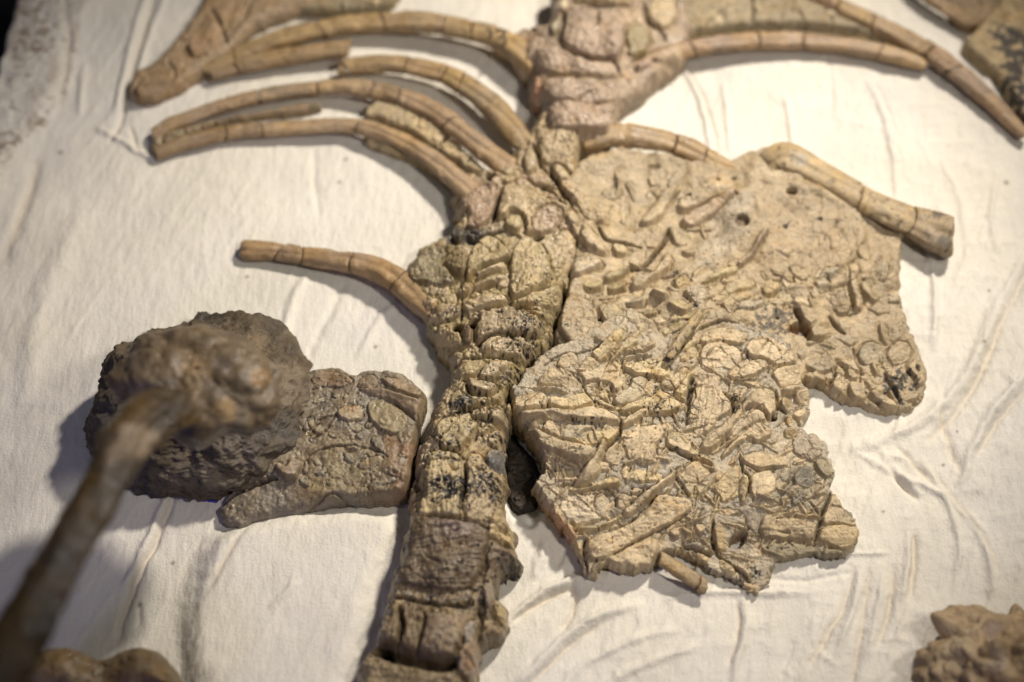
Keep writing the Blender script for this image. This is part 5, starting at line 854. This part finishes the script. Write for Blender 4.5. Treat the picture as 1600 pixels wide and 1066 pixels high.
tube('rib', 'lone slender rib lying on bare cloth left of the spine', 'rib', [(376, 391, 16, 13), (386, 391, 17, 17), (430, 394, 21, 16), (480, 401, 26, 17), (530, 407, 32, 18), (580, 419, 38, 19), (620, 438, 44, 21), (655, 466, 50, 23), (690, 492, 54, 24)], [(437, 395), (470, 400), (555, 411), (622, 439)], seed=86, tones=[(0.41, 0.27, 0.155), (0.42, 0.28, 0.165), (0.40, 0.265, 0.155), (0.38, 0.25, 0.15), (0.40, 0.28, 0.18)], mat=M_WET, group=G, stains=[(380, 391, 10, 'brown', 0.9)])
tube('rib', 'outer of two right ribs, sweeping past the stained slab out of frame', 'rib', [(1215, -50, 40, 17), (1260, -18, 42, 18), (1320, 15, 42, 18), (1390, 48, 42, 18), (1450, 80, 42, 18), (1500, 116, 40, 18), (1545, 155, 36, 16), (1580, 190, 32, 13), (1602, 212, 30, 9)], [(1312, 11), (1365, 36), (1455, 84), (1490, 108)], seed=87, tones=[(0.42, 0.28, 0.19), (0.44, 0.31, 0.17), (0.41, 0.285, 0.18), (0.39, 0.26, 0.17), (0.38, 0.255, 0.165)], group=G)
tube('rib', 'inner of two right ribs, curving from the vertebra to meet the outer one', 'rib', [(975, 128, 54, 22), (1000, 108, 52, 20), (1040, 87, 48, 18), (1090, 74, 44, 17), (1150, 66, 42, 17), (1230, 63, 40, 17), (1300, 68, 38, 17), (1360, 78, 36, 17), (1410, 91, 34, 15), (1448, 104, 32, 9)], [(1078, 76), (1184, 64), (1260, 64), (1372, 81)], seed=88, tones=[(0.38, 0.25, 0.165), (0.39, 0.26, 0.175), (0.40, 0.27, 0.18), (0.40, 0.27, 0.17), (0.42, 0.29, 0.17), (0.42, 0.30, 0.155)], mat=M_WET, group=G)
tube('rib', 'short stout rib arched over the upper edge of the limb slab', 'rib', [(905, 222, 66, 17), (940, 216, 66, 20), (985, 213, 64, 22), (1030, 219, 60, 21), (1075, 233, 56, 21), (1115, 252, 52, 17), (1150, 266, 48, 9)], [(1052, 226), (1098, 244)], seed=89, tones=[(0.42, 0.29, 0.155), (0.42, 0.285, 0.16), (0.43, 0.30, 0.16)], mat=M_WET, group=G)
tube('rib', 'blunt rib tip resting on brown slab in the upper right corner', 'rib', [(1425, -30, 40, 13), (1450, -6, 40, 14), (1480, 14, 38, 14), (1505, 32, 36, 12), (1516, 42, 34, 7)], [(1452, -4)], (0.42, 0.28, 0.165), seed=90, group=G)

# inked number on the topmost rib
def ink(parent, strokes):
    org = np.array(parent.location); V = []; F = []
    S_ = np.concatenate([np.array([v.co for v in c.data.vertices]) for c in parent.children]) / U + org / U
    def top(x, y):
        z = 45.0
        for _ in range(4):
            wx, wy = W(x, y, z); d = np.hypot(S_[:, 0] - wx, S_[:, 1] - wy); near = d < 3.0
            if near.any(): z = float(S_[near, 2].max()) + 0.5
        return (*W(x, y, z), z)
    for st in strokes:
        pts = np.array([top(x, y) for x, y in cat_rom(np.array(st, float), 8)])
        t_ = np.gradient(pts, axis=0); t_ /= np.linalg.norm(t_, axis=1)[:, None] + 1e-9; n = np.stack([-t_[:, 1], t_[:, 0], 0 * t_[:, 0]], 1)
        b_ = len(V); w = 2.1 + 0.5 * np.sin(np.arange(len(pts)))
        for p, q, ww in zip(pts, n, w): V += [p - q * ww, p + (0, 0, 0.7), p + q * ww]
        for i in range(len(pts) - 1):
            for j in (0, 1): F.append([b_ + 3 * i + j, b_ + 3 * i + 3 + j, b_ + 3 * i + 4 + j, b_ + 3 * i + 1 + j])
    o = link_mesh('ink_number', np.array(V) * U, F, M_INK, parent=parent, origin=org, smoothf=True); o['label'] = 'black hand-inked number 13'
ink(rA, [[(762, 46), (768, 52), (764, 61)], [(774, 49), (783, 46), (789, 51), (783, 58), (777, 60)], [(783, 58), (790, 62), (787, 70), (778, 74), (770, 70)]])

# ------------------------------------------------------------------ left slab and the round lump
Qq = lambda p: Zm(330, 560, 4.444, p)
def left_slab():
    out = [(470, 590), (487, 583), (510, 578), (537, 581), (556, 594), (569, 586), (611, 585), (641, 594), (668, 618), (668, 636), (661, 661), (655, 700), (649, 735), (645, 763), (636, 788), (618, 796), (570, 799), (520, 799), (475, 812), (435, 816), (402, 820), (386, 834), (354, 826), (340, 798), (352, 780), (380, 755), (400, 720), (430, 660)]
    ctrl = [(500, 590, 36), (620, 600, 52), (660, 640, 66), (640, 720, 68), (620, 780, 52), (540, 660, 52), (520, 760, 46), (430, 720, 46), (400, 800, 30), (350, 810, 20), (460, 800, 26)]
    R = Relief(out, 46, ctrl, res=1.5, zb=-4, edge=12, edrop=0.5, jag=3, base=(0.20, 0.165, 0.115), rough=5.5, seed=91, mott=0.3)
    R.stain(Qq([(1180, 560), (1420, 540), (1480, 700), (1380, 1050), (1180, 1040), (1240, 800)]), (0.235, 0.15, 0.09), 0.7, 22); R.stain(Qq([(400, 1100), (700, 1020), (900, 960), (1200, 1020), (1100, 1090), (200, 1250), (60, 1150)]), (0.20, 0.195, 0.18), 0.8, 12); R.stain(Qq([(1000, 640), (1200, 700), (1100, 850), (800, 900), (600, 900), (800, 740)]), (0.27, 0.225, 0.125), 0.5, 20)
    R.pebbles(Qq([(700, 250), (1100, 250), (1400, 420), (1380, 900), (1200, 1000), (600, 1000), (300, 1060), (500, 800)]), 46, (4, 10), (1.2, 3.5), ((0.24, 0.20, 0.13), (0.27, 0.225, 0.15), (0.22, 0.19, 0.14)), name='matrix_lump', moat=1.8, elong=(1, 2.4))
    fr = R.frag
    fr(Qq([(1000, 210), (1180, 210), (1420, 290), (1480, 300), (1440, 390), (1360, 370), (1240, 290), (1060, 240)]), 9, 9, (0.245, 0.185, 0.12), moat=4, name='bone_edge'); fr(Qq([(1160, 130), (1370, 150), (1490, 250), (1420, 280), (1240, 210)]), 5, 9, (0.245, 0.185, 0.12), name='bone_edge'); fr(Qq([(1000, 190), (1060, 120), (1150, 130), (1160, 200), (1060, 210)]), 5, 8, (0.245, 0.185, 0.12), name='bone_edge')
    fr(Qq([(700, 130), (800, 95), (920, 105), (1000, 170), (900, 200), (720, 190)]), 5, 9, (0.245, 0.185, 0.12), name='bone_edge')
    fr(Qq([(870, 400), (900, 330), (1060, 340), (1060, 420), (980, 450)]), 5, 6, (0.31, 0.245, 0.165)); fr(Qq([(1010, 740), (1090, 690), (1200, 680), (1180, 740), (1050, 780)]), 4, 6, (0.30, 0.24, 0.15)); fr(Qq([(1070, 300), (1200, 290), (1380, 400), (1300, 540), (1120, 480)]), 3, 12, (0.25, 0.205, 0.125), moat=1.5)
    fr(Qq([(430, 740), (480, 720), (520, 770), (530, 700), (600, 700), (645, 730), (610, 790), (585, 850), (540, 862), (480, 830)]), 10, 8, (0.25, 0.19, 0.13), moat=5, name='pebble')
    for p in ([(300, 845), (325, 840), (330, 865), (305, 868)], [(345, 820), (385, 815), (385, 838), (350, 842)], [(220, 890), (255, 880), (255, 905), (225, 912)], [(135, 1020), (165, 1020), (160, 1045), (138, 1045)]): fr(Qq(p), 6, 4, 'white', moat=2, name='pebble', warp=0.3)
    for l, w, d in [(Qq([(700, 570), (800, 490), (860, 400)]), 1.5, 6), (Qq([(680, 680), (800, 620), (920, 600), (1080, 610), (1160, 640), (1220, 680)]), 1.6, 6), (Qq([(700, 500), (760, 420), (860, 390)]), 1.6, 6), (Qq([(1260, 310), (1340, 370), (1420, 420), (1440, 470)]), 1.8, 6), (Qq([(1440, 380), (1430, 600), (1400, 800), (1380, 920)]), 3, 5), (Qq([(60, 1010), (200, 910), (330, 850), (450, 830)]), 4, 14), (Qq([(640, 1060), (780, 960), (850, 930), (1000, 1010)]), 2, 5)]: R.crack(l, w, d)
    for x, y in [(635, 707), (615, 738), (617, 765), (600, 660)]: R.ridge([(x - 8, y), (x, y - 6), (x + 8, y), (x + 2, y + 6), (x - 8, y)], 2.2, 3)
    R.dots(560, 690, 90, 90, 40, (0.7, 1.6)); R.dots(510, 600, 40, 16, 24, (0.8, 2))
    return R.build('matrix_plaque', 'dark olive-brown matrix slab with orange varnished edge left of the lower spine', 'fossil slab', M_WET)
left_slab()
def slope_right(P):
    k = np.clip((P[..., 0] + 20) / 170, -0.3, 1); P = P.copy(); P[..., 2] = P[..., 2] * (1 - 0.42 * k) ; return P
blob('rock_lump', (324, 634, 22), (150, 134, 104), (0.088, 0.067, 0.044), lambda q, P: 34 * fbm3(q, 95, 3, 631) + 15 * fbm3(q, 50, 4, 641, 0.6, True) + 8 * fbm3(q, 18, 4, 651, 0.62, True) * smooth(-0.3, 0.3, fbm3(P, 70, 2, 655)) + 2.2 * fbm3(P, 5, 3, 661) + 4.0 * (vn((q[..., 2] * 0.7 + q[..., 1] * 0.5 + q[..., 0] * 0.3) / 10, q[..., 0] / 60, 671) - 0.5),
     [(262, 610, 26, (0.20, 0.165, 0.13), 0.7), (440, 600, 50, (0.21, 0.165, 0.115), 0.6), (395, 540, 30, (0.19, 0.14, 0.08), 0.6), (330, 745, 26, (0.24, 0.19, 0.14), 0.6), (380, 700, 40, (0.14, 0.115, 0.10), 0.5)], n=320, m=200, shape=slope_right, seed=600, label='dark rounded rough lump rising beside the olive slab at left', cat='rock', mott=0.6, pale=(0.19, 0.145, 0.095))
plate('gap_shade_plate', 'near-black rock plate added in the gap between spine and bone slab as its shade', [(792, 668), (812, 690), (842, 728), (850, 770), (838, 800), (815, 806), (796, 796), (788, 730)], 12, (0.014, 0.011, 0.008), seed=100, rough=3, peb=6, tones=((0.014, 0.011, 0.008), (0.03, 0.02, 0.012)))  # added plate; its near-black colour stands in for the deep shade of the gap
plate('support_pad', 'thin violet-blue pad showing under the lower edge of the dark lump', [(188, 752), (206, 772), (240, 777), (275, 777), (300, 783), (325, 789), (345, 792), (340, 750), (260, 730), (210, 730)], 5, (0.05, 0.045, 0.27), seed=96, rough=0.6, edge=5, mat=M_BLUE, jag=2, cat='pad')

# ------------------------------------------------------------------ raised, out-of-focus pieces near the camera
rb = tube('raised_bone', 'big blurred brown bone whose knobbly end lies over the dark lump', 'fossil bone', [(-90, 1210, 510, 46), (-45, 1130, 500, 42), (0, 1048, 488, 38), (32, 993, 478, 35), (62, 940, 466, 33), (93, 880, 452, 31), (124, 820, 436, 29), (160, 755, 414, 29), (192, 700, 392, 35), (232, 656, 356, 42), (274, 632, 312, 40)], [(72, 920)], seed=97, asp=0.7, groove=0.0, lumpy=0.22, rough=0.16, step=2.4, tones=[(0.08, 0.053, 0.03), (0.10, 0.066, 0.038)], mat=M_WET, seg='bone_piece', N=64, gap=0.4,
     stains=[(215, 690, 30, (0.30, 0.235, 0.18), 0.8), (190, 720, 20, (0.20, 0.14, 0.09), 0.7), (90, 850, 22, (0.16, 0.10, 0.06), 0.7), (60, 900, 20, (0.18, 0.12, 0.075), 0.7)])
blob('bone_head', (316, 600, 270), (120, 78, 54), (0.15, 0.11, 0.068), lambda q, P: -13 * fbm3(q, 70, 2, 731, 0.5, True) + 14 * fbm3(q, 60, 3, 741) + 2.5 * fbm3(P, 9, 3, 751), [(238, 650, 34, (0.38, 0.31, 0.25), 0.85), (262, 606, 22, (0.20, 0.17, 0.15), 0.7), (290, 672, 20, (0.03, 0.027, 0.027), 0.9), (352, 640, 26, (0.32, 0.215, 0.11), 0.8), (300, 575, 26, (0.27, 0.185, 0.105), 0.75), (330, 605, 18, (0.11, 0.085, 0.07), 0.8), (408, 590, 22, (0.28, 0.18, 0.09), 0.8), (345, 570, 18, (0.12, 0.10, 0.085), 0.7)], mat=M_WET, n=200, m=130, th_max=0.98, seed=760, parent=rb, rot=-0.22, zmin=-999)
plate('brown_nodule', 'two-lobed blurred brown nodule at the bottom left edge', [(20, 1130), (40, 1050), (70, 1022), (110, 1014), (145, 1028), (163, 1040), (195, 1018), (225, 1014), (255, 1026), (280, 1050), (310, 1130)], 150, (0.13, 0.088, 0.042), seed=98, h=[(100, 1060, 150), (160, 1050, 120), (225, 1055, 150), (160, 1110, 160)], edge=40, rough=5, mat=M_WET, peb=10, tones=((0.14, 0.095, 0.045), (0.12, 0.08, 0.045)), zb=20, res=2.4, cat='rock')
blob('knobbly_rock', (1604, 1082, 60), (150, 125, 96), (0.30, 0.215, 0.125), lambda q, P: -26 * fbm3(q, 52, 2, 771, 0.5, True) + 16 * fbm3(q, 80, 3, 781) - 6 * fbm3(q, 20, 3, 791, 0.6, True) + 2 * fbm3(P, 6, 3, 801), [(1500, 1010, 30, (0.42, 0.33, 0.21), 0.7), (1560, 1030, 26, (0.40, 0.33, 0.25), 0.7), (1470, 1040, 24, (0.40, 0.30, 0.18), 0.7), (1550, 985, 20, (0.30, 0.22, 0.17), 0.7)], mat=M_BONE, seed=770, label='knobbly blurred brown rock at the bottom right corner', cat='rock', mott=0.5, pale=(0.44, 0.35, 0.24))
